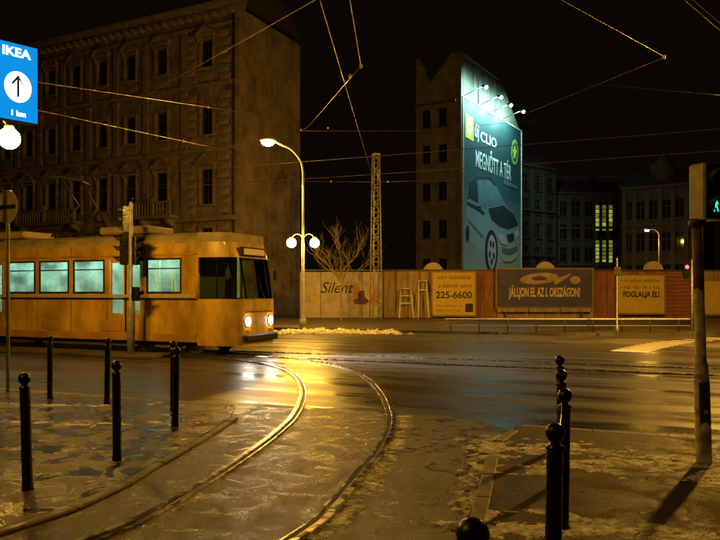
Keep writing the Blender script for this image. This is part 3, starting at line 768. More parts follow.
rf = MB().prism([(.15, 22.0), (-8.05, 22.0), (-4.4, 24.3), (-3.4, 24.3)], -.02, 29.1, 'YZ').build('roof', ROOF, ob)
b = MB()
for k, (zz, pr, hh) in enumerate(((21.55, .22, .3), (21.85, .50, .22), (22.06, .70, .2))): b.box((14.4, pr / 2 - .05, zz), (29.6 + pr * .4, pr + .1, hh))
b.build('main_cornice', STUCCO2, ob)
for k in range(38): 
    if k == 0: dn = MB().box((0, 0, 0), (.26, .5, .34), bev=.02).build('cornice_bracket', STUCCO2, ob); dn.location = (.5, .3, 21.42)
    else: share(dn, ob, (.5 + k * .76, .3, 21.42))
for zz, pr, hh, nm in ((20.75, .14, .22, 'string_course'), (16.6, .20, .26, 'string_course'), (11.95, .22, .3, 'string_course'), (7.05, .30, .35, 'string_course'), (3.9, .20, .3, 'string_course'), (.35, .12, .7, 'plinth')):
    MB().box((14.5, pr / 2 - .03, zz), (29.2, pr + .06, hh), bev=.03).build(nm, STUCCO2, ob)
for ri, (a, c, w) in enumerate(ROWS):
    for bi, x in enumerate(BAYS):
        window(ob, x, a, c, w, 0.0, .24, cols=2, surround=.16 if ri < 4 else None, hood=(('arc' if bi % 2 else 'tri') if ri == 0 else ('tri' if ri == 2 else None)), sill=ri != 4)
# relief panels under the windows, pilasters between them
for bi, x in enumerate(BAYS):
    if bi == 0: pn = MB().box((0, 0, 0), (1.3, .08, .62), bev=.03).build('relief_panel', STUCCO2, ob); pn.location = (x, .02, 12.55)
    else: share(pn, ob, (x, .02, 12.55))
    share(pn, ob, (x, .02, 17.25))
pil = None
for i in range(len(BAYS) - 1):
    x = (BAYS[i] + BAYS[i + 1]) / 2 if i else 4.95
    if pil is None:
        b = MB(); b.box((0, .05, 2.0), (.46, .14, 3.9)); b.box((0, .08, .12), (.60, .2, .24)); b.box((0, .08, 3.95), (.62, .22, .3), bev=.03); pil = b.build('pilaster', STUCCO2, ob); pil.location = (x, 0, 12.2)
    else: share(pil, ob, (x, 0, 12.2))
    share(pil, ob, (x, 0, 16.75))
    share(pil, ob, (x, 0, 7.25))
# rusticated corner blocks
qb = None
for k in range(33):
    z = .9 + k * .62
    for x in (1.35, 4.4):
        if any(abs(z - s) < .35 for s in (20.75, 16.6, 11.95, 7.05, 3.9)): continue
        if qb is None: qb = MB().box((0, 0, 0), (.95, .12, .56), bev=.04).build('quoin', STUCCO2, ob); qb.location = (x, .045, z)
        else: share(qb, ob, (x + (.1 if k % 2 else -.1), .045, z))
MB().tube([(.42, .16, .1), (.42, .16, 21.3)], .07, 10).build('drainpipe', DARKP, ob)
MB().box((.16, .05, 10.7), (.36, .18, 21.3)).build('corner_pier', STUCCO2, ob)
MB().box((-.03, -3.6, 10.6), (.10, .16, 21.2)).build('fire_wall_seam', STUCCO2, ob)
for yy in (-5.6, -1.9):
    MB().box((1.4, yy, 23.4), (.9, .8, 2.6), bev=.03).build('chimney', FIREWALL, ob)
def balcony(x0, x1, z):
    s = MB().box(((x0 + x1) / 2, .55, z), (x1 - x0, 1.1, .24), bev=.04).build('balcony', STUCCO2, ob)
    MB().box(((x0 + x1) / 2, 1.0, z + 1.04), (x1 - x0, .22, .14), bev=.03).build('handrail', STUCCO2, s)
    for xx in (x0 + .15, (x0 + x1) / 2, x1 - .15): MB().box((xx, 1.0, z + .56), (.28, .26, .86), bev=.03).build('pier', STUCCO2, s)
    MB().sphere(((x0 + x1) / 2 - .0, 1.0, z + 1.25), .26, 12, 8, (1.3, .6, 1)).build('urn', STUCCO2, s)
    n = int((x1 - x0 - .6) / .27); bl = None
    for k in range(n):
        xx = x0 + .45 + k * (x1 - x0 - .9) / (n - 1)
        if bl is None: bl = MB().lathe([(.075, 0), (.075, .06), (.04, .12), (.085, .34), (.04, .62), (.07, .70), (.07, .8)], 8).build('baluster', STUCCO2, s); bl.location = (xx, 1.0, z + .14)
        else: share(bl, s, (xx, 1.0, z + .14))
    for xx in (x0 + .5, x1 - .5): MB().prism([(0.02, z - .12), (.95, z - .12), (.85, z - .45), (.3, z - .7), (.02, z - 1.2)], xx - .14, xx + .14, 'YZ').build('console', STUCCO2, s)
balcony(5.35, 8.8, 7.3)
balcony(15.0, 21.9, 7.3)
pd = MB(); pd.prism([(11.6, 6.6), (11.9, 6.6), (12.95, 7.75), (12.75, 7.95)], 0, .5); pd.prism([(14.6, 6.6), (14.3, 6.6), (13.25, 7.75), (13.45, 7.95)], 0, .5); pd.box((13.1, .25, 6.55), (3.2, .5, .22)); pd.sphere((13.1, .3, 7.6), .35, 12, 8)
pd.build('broken_pediment', STUCCO2, ob)

# ------------------------------------------------------------------ billboard house with the floodlit poster
A = Vector((10.4, 75, 0)); WD = Vector((.514, .857, 0)).normalized()
bh = thing('billboard_house', A, math.atan2(WD.y, WD.x), 'dark house whose tall bare end wall carries the floodlit poster', 'building')
# local x runs along the end wall (away to the right), local -y faces the viewer's right
WALLTOP = [(0, 26.8), (10.7, 26.5), (10.9, 25.6), (11.2, 26.6), (13.0, 26.6), (13.8, 26.2), (17.05, 23.9), (19.5, 22.3)]
GREYW = mat('bare_end_wall', (.16, .157, .12), .9, var=.6, scale=.45, bump=.4, bscale=5, detail=9, stretch=(2.2, 1, .5))
MB().prism([(0, 0), (19.6, 0)] + WALLTOP[::-1], 0.0, .5).build('end_wall', GREYW, bh)
for x in (0.25, 5.2, 10.45): MB().box((x, -.06, 13.2), (.42, .16, 26.4)).build('wall_rib', GREYW, bh)
MB().box((5.3, -.10, 26.75), (11.0, .7, .22), bev=.03).build('coping', FARTRIM, bh)
# street front going left from the corner, with its notched gables
FRONT = mat('dim_street_front', (.20, .17, .12), .85, var=.4, scale=.7)
hl = [(y0, y0 + .9, z, z + 1.9) for y0 in (1.0, 2.9) for z in (3.5, 7.6, 11.6, 15.6, 19.4)]
fr = MB().wall(0, 4.6, 0, 22.2, hl, 0.0, .25).build('street_front', FRONT, bh)
fr.rotation_euler = (0, 0, R(90)); fr.location = (0, .5, 0)
for (a, c, z0_, z1_) in hl:
    w_ = MB().box(((a + c) / 2, -.2, (z0_ + z1_) / 2), (c - a, .05, z1_ - z0_)).build('window', DGLASS, fr)
    MB().box(((a + c) / 2, -.15, (z0_ + z1_) / 2), (.07, .06, z1_ - z0_)).build('frame', FRAME, w_)
    MB().box(((a + c) / 2, .06, z0_ - .06), (c - a + .3, .2, .12)).build('sill', FARTRIM, w_)
g = MB().prism([(0, 22.2), (4.6, 22.2), (4.6, 26.9), (4.2, 27.0), (2.9, 24.2), (.4, 26.9), (0, 26.9)], -.4, .02).build('gable', FRONT, fr)
MB().box((2.3, .08, 21.9), (4.8, .3, .25)).build('cornice', FARTRIM, fr)
MB().prism([(0.05, 22.2), (4.9, 22.0), (2.6, 25.0)], .45, 19.0, 'YZ').build('roof', ROOF, bh)
MB().add([(0, 5.1, 0), (19.4, 5.1, 0), (19.4, 5.1, 22.2), (0, 5.1, 22.2)], [(0, 1, 2, 3)]).build('rear_wall', FRONT, bh)

def wallxy(px, py):
    "point of the end wall (along, up) surveyed from the photograph"
    k = (px - 360) / 720
    s = (A.x - k * A.y) / (k * WD.y - WD.x); d = A.y + WD.y * s
    return s, EYE + (292.7 - py) / 720 * d
pb = thing('advertising_poster', A, math.atan2(WD.y, WD.x), 'huge floodlit teal poster of a car on the bare end wall', 'billboard')
x0p, x1p, z0p, z1p = .35, 19.1, 3.3, 22.2
pm = bpy.data.materials.new('poster_print_with_light'); pm.use_nodes = True
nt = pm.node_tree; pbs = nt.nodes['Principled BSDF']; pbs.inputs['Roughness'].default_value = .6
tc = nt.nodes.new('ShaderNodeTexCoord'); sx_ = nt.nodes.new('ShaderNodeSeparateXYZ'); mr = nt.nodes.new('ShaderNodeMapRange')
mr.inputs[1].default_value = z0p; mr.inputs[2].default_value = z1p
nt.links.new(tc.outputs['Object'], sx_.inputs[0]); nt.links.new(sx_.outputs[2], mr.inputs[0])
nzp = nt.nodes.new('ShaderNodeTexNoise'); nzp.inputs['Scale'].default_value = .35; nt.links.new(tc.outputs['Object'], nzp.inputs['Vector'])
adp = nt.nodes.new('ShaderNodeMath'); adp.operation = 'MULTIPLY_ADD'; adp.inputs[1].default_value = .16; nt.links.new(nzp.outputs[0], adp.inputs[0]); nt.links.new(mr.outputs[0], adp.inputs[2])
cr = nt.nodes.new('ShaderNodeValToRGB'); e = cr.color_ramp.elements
e[0].position = .12; e[0].color = (.52, .74, .74, 1); e[1].position = .80; e[1].color = (.013, .052, .058, 1)  # printed teal fade, steepened so its pale foot paints in light the floods lack
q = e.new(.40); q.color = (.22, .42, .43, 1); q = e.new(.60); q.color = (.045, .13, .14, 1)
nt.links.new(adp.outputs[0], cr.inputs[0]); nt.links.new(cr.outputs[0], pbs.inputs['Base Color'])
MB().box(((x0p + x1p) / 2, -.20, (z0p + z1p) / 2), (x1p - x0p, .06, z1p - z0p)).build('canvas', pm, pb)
b = MB()
for xx in (x0p - .08, x1p + .08): b.box((xx, -.20, (z0p + z1p) / 2), (.16, .22, z1p - z0p + .3))
for zz in (z0p - .08, z1p + .08): b.box(((x0p + x1p) / 2, -.20, zz), (x1p - x0p, .22, .16))
b.build('edge_frame', mat('poster_frame', (.5, .55, .55), .5), pb)
LAYER = [0]
def pprint(pts, m, nm):
    LAYER[0] += 1; y = -.2315 - .0012 * LAYER[0]
    poly = [wallxy(*p) for p in pts]
    return MB().prism(poly, y, y - .001).build(nm, m, pb)
def c6(pts): return [(450 + x / 4.15, 150 + y / 4.15) for x, y in pts]
def ellp(cx, cy, rx, ry, n=24, tilt=0): return [(cx + rx * math.cos(2 * math.pi * k / n) + tilt * ry * math.sin(2 * math.pi * k / n), cy + ry * math.sin(2 * math.pi * k / n)) for k in range(n)]
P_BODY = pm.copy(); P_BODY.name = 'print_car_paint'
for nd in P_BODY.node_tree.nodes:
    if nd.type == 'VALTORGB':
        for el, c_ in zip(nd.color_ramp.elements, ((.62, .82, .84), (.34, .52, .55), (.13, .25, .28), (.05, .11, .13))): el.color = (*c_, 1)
P_DARK = mat('print_dark_blue', (.025, .06, .08), .6, var=.2, scale=.4)
P_MID = mat('print_mid_blue', (.14, .30, .36), .6, var=.2, scale=.4)
P_WHITE = mat('print_white', (.74, .80, .80), .6, var=.05)
P_YEL = mat('print_yellow', (.62, .60, .04), .6, var=.1)
P_GRN = mat('print_green', (.20, .45, .06), .6, var=.1)
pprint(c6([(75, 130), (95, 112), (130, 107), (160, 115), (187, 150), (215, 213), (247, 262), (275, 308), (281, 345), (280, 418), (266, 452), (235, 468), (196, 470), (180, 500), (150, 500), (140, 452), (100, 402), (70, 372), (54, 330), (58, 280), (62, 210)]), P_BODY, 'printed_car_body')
pprint(c6([(70, 140), (95, 113), (130, 108), (165, 116), (185, 150), (178, 150), (150, 124), (110, 122), (84, 142), (72, 205), (64, 208)]), P_DARK, 'printed_roof_line')
pprint(c6([(80, 145), (98, 126), (104, 128), (110, 222), (80, 208), (70, 198)]), P_DARK, 'printed_side_window')
pprint(c6([(112, 128), (130, 130), (146, 232), (138, 248), (116, 228)]), P_MID, 'printed_side_window')
pprint(c6([(136, 126), (160, 130), (180, 154), (212, 222), (152, 236), (146, 190)]), P_MID, 'printed_windscreen')
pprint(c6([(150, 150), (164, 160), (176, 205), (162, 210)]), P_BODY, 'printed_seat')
pprint(c6([(150, 244), (214, 230), (256, 268), (276, 312), (236, 330), (196, 318), (164, 290)]), P_DARK, 'printed_bonnet')
pprint(c6([(62, 214), (112, 238), (136, 262), (132, 272), (106, 252), (60, 226)]), P_DARK, 'printed_mirror_shade')
pprint(c6([(66, 282), (128, 356), (126, 366), (66, 296)]), P_MID, 'printed_door_crease')
pprint(c6(ellp(112, 242, 10, 10)), P_DARK, 'printed_mirror')
pprint(c6(ellp(64, 345, 8, 34)), P_DARK, 'printed_rear_wheel')
pprint(c6(ellp(163, 420, 27, 88)), P_DARK, 'printed_tyre')
pprint(c6(ellp(165, 424, 18, 72)), P_WHITE, 'printed_rim')
for k in range(5):
    a = 2 * math.pi * k / 5 + .4
    pprint(c6(ellp(165 + 9 * math.cos(a), 424 + 40 * math.sin(a), 4, 15, 12)), P_DARK, 'printed_rim_hole')
pprint(c6([(190, 348), (212, 352), (232, 386), (226, 396), (204, 388), (192, 366)]), P_WHITE, 'printed_headlamp')
pprint(c6([(258, 340), (276, 330), (279, 352), (266, 374)]), P_WHITE, 'printed_headlamp')
pprint(c6([(226, 352), (256, 344), (258, 372), (236, 384)]), P_DARK, 'printed_grille')
pprint(c6([(206, 404), (236, 412), (270, 398), (274, 414), (240, 432), (212, 424)]), P_MID, 'printed_bumper_shade')
pprint(c6([(200, 436), (226, 452), (258, 446), (272, 424), (268, 446), (246, 462), (214, 462)]), P_WHITE, 'printed_bumper_lip')
pprint([(463.2, 113.2), (471.3, 118.5), (471.3, 141.8), (463.2, 137.2)], P_YEL, 'logo_square')
pprint([(467.3, 117.5), (470.2, 128.0), (467.3, 138.5), (464.4, 127.2)], P_WHITE, 'logo_diamond')
pprint([(467.3, 122.5), (468.7, 128.0), (467.3, 133.5), (465.9, 127.4)], P_YEL, 'logo_diamond_core')
def ptext(s, px0, px1, py, h, bold=.02):
    xa, za = wallxy(px0, py); xb, zb_ = wallxy(px1, py)
    o = text_part('lettering', s, h, P_WHITE, pb, (0, 0, 0), (R(90), 0, 0), extrude=.0005, bold=bold)
    xs = [v.co.x for v in o.data.vertices]; k = (xb - xa) / (max(xs) - min(xs)); m0 = (max(xs) + min(xs)) / 2
    for v in o.data.vertices: v.co.x = (v.co.x - m0) * k
    LAYER[0] += 1
    o.location = ((xa + xb) / 2, -.2335 - .0012 * LAYER[0], za)
ptext('új', 472.6, 476.6, 130.5, 2.1, .03)
ptext('CLIO', 478.2, 494.4, 136.6, 1.55, .03)
ptext('MEGNŐTT A TÉR', 473.5, 509.0, 159.5, 2.6, .03)
for k in range(9):
    xa = 502 + k * 1.5
    pprint([(xa, 179 + k * .9), (xa + .9, 179.5 + k * .9), (xa + .9, 184.6 + k * .6), (xa, 184.2 + k * .6)], P_MID, 'faint_lettering')
pprint(ellp(512.6, 152.5, 3.6, 13.0), P_GRN, 'round_emblem')
pprint(ellp(512.7, 152.5, 2.6, 9.6), P_DARK, 'round_emblem_core')
pprint([(512.6, 144), (513.6, 149.5), (514.9, 151.5), (513.7, 155), (513.6, 160), (512.5, 156.5), (511.3, 160), (511.5, 154.5), (510.6, 150.5), (511.8, 149)], P_YEL, 'emblem_star')
# four floodlights on arms above the poster
for i, (px, py, lab) in enumerate(((484.5, 87, 'leftmost and highest floodlight above the poster'), (499.5, 97, 'second floodlight from the left above the poster'), (509.5, 105, 'third floodlight from the left above the poster'), (522, 111.5, 'rightmost floodlight, sticking out past the end wall'))):
    # the lamps hang 2.4 m out from the wall
    OUT = 2.4; nrm = Vector((WD.y, -WD.x, 0)); A2 = A + nrm * OUT; k = (px - 360) / 720
    s = (A2.x - k * A2.y) / (k * WD.y - WD.x); d = A2.y + WD.y * s; z = EYE + (292.7 - py) / 720 * d
    f = thing('floodlight', A2 + WD * s + Vector((0, 0, z)), math.atan2(WD.y, WD.x), lab, 'floodlight', 'floodlights over the poster')
    wz = -.6
    MB().tube([(0, OUT, wz), (0, .1, .12)], .04, 6).build('arm', DARKP, f)
    MB().box((0, .02, .08), (.55, .4, .22), bev=.05).build('housing', DARKP, f)
    MB().sphere((0, -.18, -.06), .19, 12, 8).build('lamp_glass', glow('cold_flood_glow', (.75, .92, 1.0), 14), f)
    light('flood_beam', 'SPOT', (0, .12, -.16), 1800, (.50, 1.0, .97), .15, target=(.4, OUT, -1.3), cone=R(165), blend=.5, parent=f)

# ------------------------------------------------------------------ dark houses at far right
def far_house(px0, px1, d0, d1, ytop, label, cols, rows, litcol=None, roofh=2.0, wz0=2.2, dome=False):
    p0, p1 = ray(px0, 292.7, d0), ray(px1, 292.7, d1); p0.z = p1.z = 0
    L = (p1 - p0).length; H = EYE + (292.7 - ytop) / 720 * d0
    t = thing('distant_house', p0, math.atan2((p1 - p0).y, (p1 - p0).x), label, 'building', 'dim houses in the background')
    hs = []
    for c in range(cols):
        for r_ in range(rows):
            cx = L * (c + .5) / cols; z0 = wz0 + (H - wz0 - .8) * r_ / rows + .7
            hs.append((cx - .55, cx + .55, z0, z0 + min(2.2, (H - wz0) / rows * .58)))
    # local -y faces the camera, so mirror the wall builder
    wl = MB().wall(0, L, 0, H, hs, 0.0, -.25).build('wall', FARWALL, t)
    MB().box((L / 2, 5.3, H / 2), (L - .02, 10, H - .02)).build('core', mat('dark_room', (.01, .01, .01), .9), t)
    for a, c, z0, z1 in hs:
        w_ = MB().box(((a + c) / 2, .18, (z0 + z1) / 2), (c - a, .05, z1 - z0)).build('window', DGLASS, t)
        b = MB(); b.box(((a + c) / 2, .13, (z0 + z1) / 2), (.08, .06, z1 - z0)); b.box(((a + c) / 2, .13, z0 + (z1 - z0) * .66), (c - a, .05, .07)); b.build('frame', FARTRIM, w_)
        MB().box(((a + c) / 2, -.08, z0 - .08), (c - a + .3, .24, .14)).build('sill', FARTRIM, w_)
    for zz in (H - .15, H * .36, H * .68): MB().box((L / 2, -.12, zz), (L + .2, .4, .28)).build('cornice', FARTRIM, t)
    for k in range(cols + 1):
        MB().box((min(max(L * k / cols, .3), L - .3), -.06, H * .52), (.5, .16, H * .9)).build('pilaster', FARTRIM, t)
    MB().prism([(-.2, H), (10.2, H), (6.5, H + roofh), (3.5, H + roofh)], -.1, L + .1, 'YZ').build('roof', ROOF, t)
    for xx in (L * .3, L * .75): MB().box((xx, 5, H + roofh + .5), (.7, .8, 1.8)).build('chimney', FARWALL, t)
    if dome:
        MB().lathe([(1.4, H + .2), (1.4, H + 1.8), (1.6, H + 1.9), (1.2, H + 3.0), (.5, H + 3.8), (.1, H + 4.6), (.02, H + 6)], 16, c=(L * .5, 2.4, 0)).build('turret', FARWALL, t)
    return t, L, H
far_house(519, 556, 98, 103, 163, 'narrow tall dim house right beside the poster wall', 3, 5, roofh=3)
t2, L2, H2 = far_house(556, 622, 104, 104, 192, 'dim house with green-lit stair windows', 5, 4)
for px in (597, 603.8, 610.3):
    for (ya, yb) in ((205, 231), (240, 263)):
        x = (ray(px, 200, 104) - ray(556, 200, 104)).x
        za, zb_ = ray(px, yb, 104).z, ray(px, ya, 104).z
        fm = MB(); n = 6
        for k in range(n + 1): fm.box((x, -.16, za + (zb_ - za) * k / n), (.62, .08, .09))
        for sx in (-.3, .3): fm.box((x + sx, -.165, (za + zb_) / 2), (.07, .09, zb_ - za))
        w_ = fm.build('stair_window', FARTRIM, t2)
        for k in range(n): MB().box((x, -.145, za + (zb_ - za) * (k + .5) / n), (.5, .03, (zb_ - za) / n - .12)).build('lit_pane', glow('green_lit_pane%d' % random.choice((1, 2, 3)), (.52, .62, .08), random.choice((.14, .25, .42))), w_)
far_house(622, 700, 89, 84, 188, 'wide facade with pilasters lit by the small distant lamp', 6, 3, dome=True)
far_house(700, 790, 96, 90, 200, 'dim house behind the signal box at the right edge', 5, 3)

# ------------------------------------------------------------------ hoarding round the empty plot
HD = 47.5
def hx_(px, d=HD): return (px - 360) / 720 * d
def hz_(py, d=HD): return EYE + (292.7 - py) / 720 * d
ho = thing('hoarding', (hx_(300), HD, .12), 0, 'long site hoarding of pale, orange and brick-red panels behind the far pavement', 'fence')
HP = {'pale': mat('pale_render_panel', (.50, .43, .32), .85, var=.3, scale=1.2), 'board': mat('ochre_board', (.40, .27, .13), .8, var=.4, scale=1.5, stretch=(3, 1, .4)),
      'red': mat('red_brown_board', (.30, .12, .07), .8, var=.4, scale=1.6, stretch=(3, 1, .5)), 'brick': mat('brick_panel', (.33, .14, .08), .85, var=.4, scale=2.5)}
def panels(px0, px1, ytop, key, w):
    x0, x1 = hx_(px0) - hx_(300), hx_(px1) - hx_(300); n = max(1, round((x1 - x0) / w)); ww = (x1 - x0) / n; H = hz_(ytop) - .12
    first = None
    for k in range(n):
        if first is None:
            b = MB(); b.box((0, 0, H / 2), (ww - .03, .06, H - .02), bev=.012)
            first = b.build('panel', HP[key], ho); o = first
        else: o = share(first, ho)
        o.location = (x0 + ww * (k + .5), random.uniform(-.012, .012), .01); o.rotation_euler = (0, 0, random.uniform(-.006, .006))
        if k % 2 == 0: MB().box((x0 + ww * k, .09, H / 2), (.12, .12, H - .1)).build('post', FRAME, ho)
panels(300, 383, 272, 'pale', 1.3)
panels(384, 432, 270, 'board', .8)
panels(432, 497, 270, 'red', .8)
panels(497, 594, 270, 'board', 1.1)
panels(594, 620, 270, 'red', .8)
panels(620, 690, 271, 'brick', 1.1)
panels(690, 700, 268, 'red', .7)
panels(700, 790, 270, 'board', 1.1)
MB().box((hx_(545) - hx_(300), -.06, hz_(270.3) - .12), (hx_(790) - hx_(300), .10, .10)).build('top_rail', FRAME, ho)
# courses of brick on the brick-faced stretch
bk = None
for r_ in range(11):
    for c_ in range(10):
        x = hx_(666.5) - hx_(300) + c_ * .155 + (.078 if r_ % 2 else 0); z = .35 + r_ * .25
        if bk is None: bk = MB().box((0, 0, 0), (.142, .05, .225), bev=.008).build('brick', HP['brick'], ho); bk.location = (x, -.075, z)
        else: share(bk, ho, (x, -.075, z))
text_part('graffiti', 'Silent', 1.05, mat('black_spray', (.03, .02, .02), .8), ho, (hx_(336) - hx_(300), -.06, hz_(290)), (R(90), 0, 0), shear=.35, extrude=.004, sx=.9)
gm = [mat('spray_orange', (.55, .22, .03), .8), mat('spray_purple', (.12, .06, .14), .8), mat('spray_yellow', (.6, .45, .08), .8)]
for i, (px, py, w, h) in enumerate(((356, 292, .32, 1.7), (363, 296, .7, 1.1), (369, 294, .5, .9), (375, 296, .4, 1.3), (360, 301, .9, .5), (314, 297, .5, .9))):
    poly = [(hx_(px) - hx_(300) + w * .6 * math.cos(a * .7) * random.uniform(.7, 1.2), hz_(py) - .12 + h * .5 * math.sin(a * .7) * random.uniform(.7, 1.2)) for a in range(9)]
    MB().prism(poly, -.06 - .003 * i, -.0585 - .003 * i).build('graffiti_patch', gm[i % 3], ho)

def hoarding_board(px0, px1, py0, py1, face, label, d=HD - .45, posts=True):
    x0, x1, z0, z1 = hx_(px0, d), hx_(px1, d), hz_(py1, d), hz_(py0, d)
    t = thing('billboard', ((x0 + x1) / 2, d, .12), 0, label, 'billboard', 'billboards on the site hoarding')
    W, H, zc = x1 - x0, z1 - z0, (z0 + z1) / 2 - .12
    MB().box((0, 0, zc), (W, .08, H), bev=.01).build('board', face, t)
    b = MB()
    for s in (-1, 1): b.box((s * (W / 2 + .05), 0, zc), (.1, .14, H + .2))
    for s in (-1, 1): b.box((0, 0, zc + s * (H / 2 + .05)), (W, .14, .1))
    b.build('frame', mat('board_frame', (.25, .19, .10), .6), t)
    for s in (-1, 1): MB().box((s * W * .4, .12, (zc + H / 2) / 2), (.12, .1, zc + H / 2)).build('post', FRAME, t)
    return t, W, H, zc
def strokes(t, x0, x1, z, h, m, n, seed=1):
    "a line of small print too far off to read"
    rng = random.Random(seed); b = MB(); w = (x1 - x0) / n
    for k in range(n):
        if rng.random() < .14: continue
        b.box((x0 + w * (k + .5), -.05, z + rng.uniform(-.02, .02)), (w * .45, .012, h * rng.uniform(.7, 1.0)))
        if rng.random() < .5: b.box((x0 + w * (k + .5), -.056, z + h * rng.choice((-.4, 0, .4))), (w * .8, .010, h * .16))
    tag(b.build('small_print', m, t), kind='stuff')
YB = mat('yellow_board', (.62, .43, .06), .7, var=.15, scale=1.2)
INK = mat('board_ink', (.045, .03, .015), .7)
INK2 = mat('board_ink_faded', (.20, .13, .03), .7)
t, W, H, zc = hoarding_board(432.5, 475, 272.5, 315, YB, 'yellow billboard with a phone number on the hoarding')
text_part('lettering', '225-6600', .62, INK, t, (0, -.048, zc - .10), (R(90), 0, 0), sx=1.0, bold=.012, extrude=.004)
strokes(t, -W * .40, W * .40, zc + H * .38, .24, INK2, 17, 3); strokes(t, -W * .36, W * .44, zc + H * .18, .22, INK2, 16, 4); strokes(t, -W * .42, W * .2, zc - H * .28, .10, INK2, 18, 5); strokes(t, -W * .42, W * .2, zc - H * .40, .10, INK2, 18, 6)
MB().box((W * .36, -.05, zc - H * .33), (.5, .014, .55)).build('printed_square', INK, t)
NAVY = mat('purple_navy_board', (.06, .055, .17), .6, var=.3, scale=.8)
t, W, H, zc = hoarding_board(497, 592, 269.5, 307, NAVY, 'wide dark purple billboard with one line of cream letters')
GOLDT = mat('cream_letters', (.72, .55, .22), .7)
text_part('lettering', 'JÁLLJON EL AZ I. ORSZÁGON!', .82, GOLDT, t, (0, -.048, zc - H * .12), (R(90), 0, 0), sx=.42, bold=.02, extrude=.004)
n = 26
TAN = mat('tan_print', (.42, .31, .17), .7, var=.3)
MB().prism([(-.35 + 1.25 * math.cos(2 * math.pi * k / n), zc + H * .26 + .36 * math.sin(2 * math.pi * k / n) + .10 * math.cos(2 * math.pi * k / n)) for k in range(n)], -.046, -.05).build('printed_oval', TAN, t)
MB().prism([(.5, zc + H * .22), (1.75, zc + H * .40), (1.5, zc + H * .28), (.7, zc + H * .10)], -.052, -.055).build('printed_oval_tip', TAN, t)
MB().prism([(-.35 + .5 * math.cos(2 * math.pi * k / n), zc + H * .26 + .14 * math.sin(2 * math.pi * k / n)) for k in range(n)], -.056, -.06).build('printed_oval_core', NAVY, t)
MB().prism([(2.0 + .34 * math.cos(2 * math.pi * k / n), zc + H * .22 + .26 * math.sin(2 * math.pi * k / n)) for k in range(n)], -.046, -.05).build('printed_spot', TAN, t)
x0, x1 = hx_(497, HD - .45), hx_(592, HD - .45)
for k in range(3):
    MB().box((-W / 2 + W * (k + .5) / 3, .0, .42 + .30), (W / 3 - .06, .06, .60), bev=.01).build('lower_panel', HP['board'], t)
t, W, H, zc = hoarding_board(618, 664, 275.5, 313, YB, 'tan yellow billboard with small bold lines, near the brick stretch')
text_part('lettering', 'FOGLALJA EL!', .5, INK, t, (0, -.048, zc - .02), (R(90), 0, 0), sx=.78, bold=.018, extrude=.004)
strokes(t, -W * .44, W * .40, zc + H * .36, .18, INK2, 22, 8); strokes(t, -W * .46, W * .44, zc + H * .18, .2, INK2, 20, 9)
hoarding_board(703, 745, 281, 314, YB, 'yellow billboard cut by the right edge of the picture')
DOME = mat('cream_dome', (.55, .43, .26), .7, var=.2)
for px, py, lab in ((433, 272, 'half-round cream board on the hoarding top beside the phone number billboard'), (545, 271, 'half-round cream board on the hoarding above the purple billboard'), (653, 270.5, 'half-round cream board on the hoarding above the tan billboard')):
    t = thing('round_top_board', (hx_(px, HD + .25), HD + .25, .12), 0, lab, 'board', 'half-round boards on the hoarding')
    zz = hz_(py) - .3; n = 16
    MB().prism([(.60 * math.cos(math.pi * k / n), zz + .2 + .55 * math.sin(math.pi * k / n)) for k in range(n + 1)], -.06, .06).build('half_disc', DOME, t)
    MB().prism([(.66 * math.cos(math.pi * k / n), zz + .2 + .61 * math.sin(math.pi * k / n)) for k in range(n + 1)] + [(.6 * math.cos(math.pi * k / n), zz + .2 + .55 * math.sin(math.pi * k / n)) for k in range(n, -1, -1)], -.09, .09).build('rim', HP['pale'], t)
    MB().box((0, .12, (zz + .2) / 2), (.14, .1, zz + .2)).build('post', FRAME, t)

# two white stepladder frames leaning on the hoarding
def ladder(px, w, pyt, pyb, rungs, label):
    d = HD - .5; z1 = hz_(pyt, d) - .12; z0 = 0.0
    t = thing('ladder', (hx_(px, d), d, .12), 0, label, 'ladder', 'white frames leaning on the hoarding')
    W = w / 720 * d
    for s in (-1, 1): MB().tube([(s * W / 2 * 1.15, -.5, z0 + .04), (s * W / 2 * .85, .30, z1)], .055, 6).build('rail', WHITEP, t)
    for k in range(rungs):
        f = 1 - k * .24 - .02; ww = W / 2 * (1.15 - .3 * f)
        MB().tube([(-ww, -.5 + .8 * f, z1 * f), (ww, -.5 + .8 * f, z1 * f)], .045, 6).build('rung', WHITEP, t)
ladder(406, 12, 288, 312, 3, 'shorter white frame with three rungs leaning on the hoarding')
ladder(423, 9, 280, 312, 2, 'taller white frame with two rungs left of the phone number billboard')

# guard rail on the far pavement edge
gr = thing('guard_rail', (hx_(475, 30.5), 30.5, .12), 0, 'low pale guard rail along the far pavement edge', 'railing')
gl_ = hx_(690, 30.5) - hx_(445, 30.5); gx = hx_(445, 30.5) - hx_(475, 30.5)
MB().tube([(gx, 0, .56), (gx + gl_, 0, .56)], .035, 8).build('top_rail', WHITEP, gr)
MB().tube([(gx, 0, .28), (gx + gl_, 0, .28)], .018, 8).build('lower_rail', POLE, gr)
for k in range(9): MB().tube([(gx + gl_ * (k + .2) / 8.6, 0, 0), (gx + gl_ * (k + .2) / 8.6, 0, .56)], .024, 8).build('post', DARKP, gr)

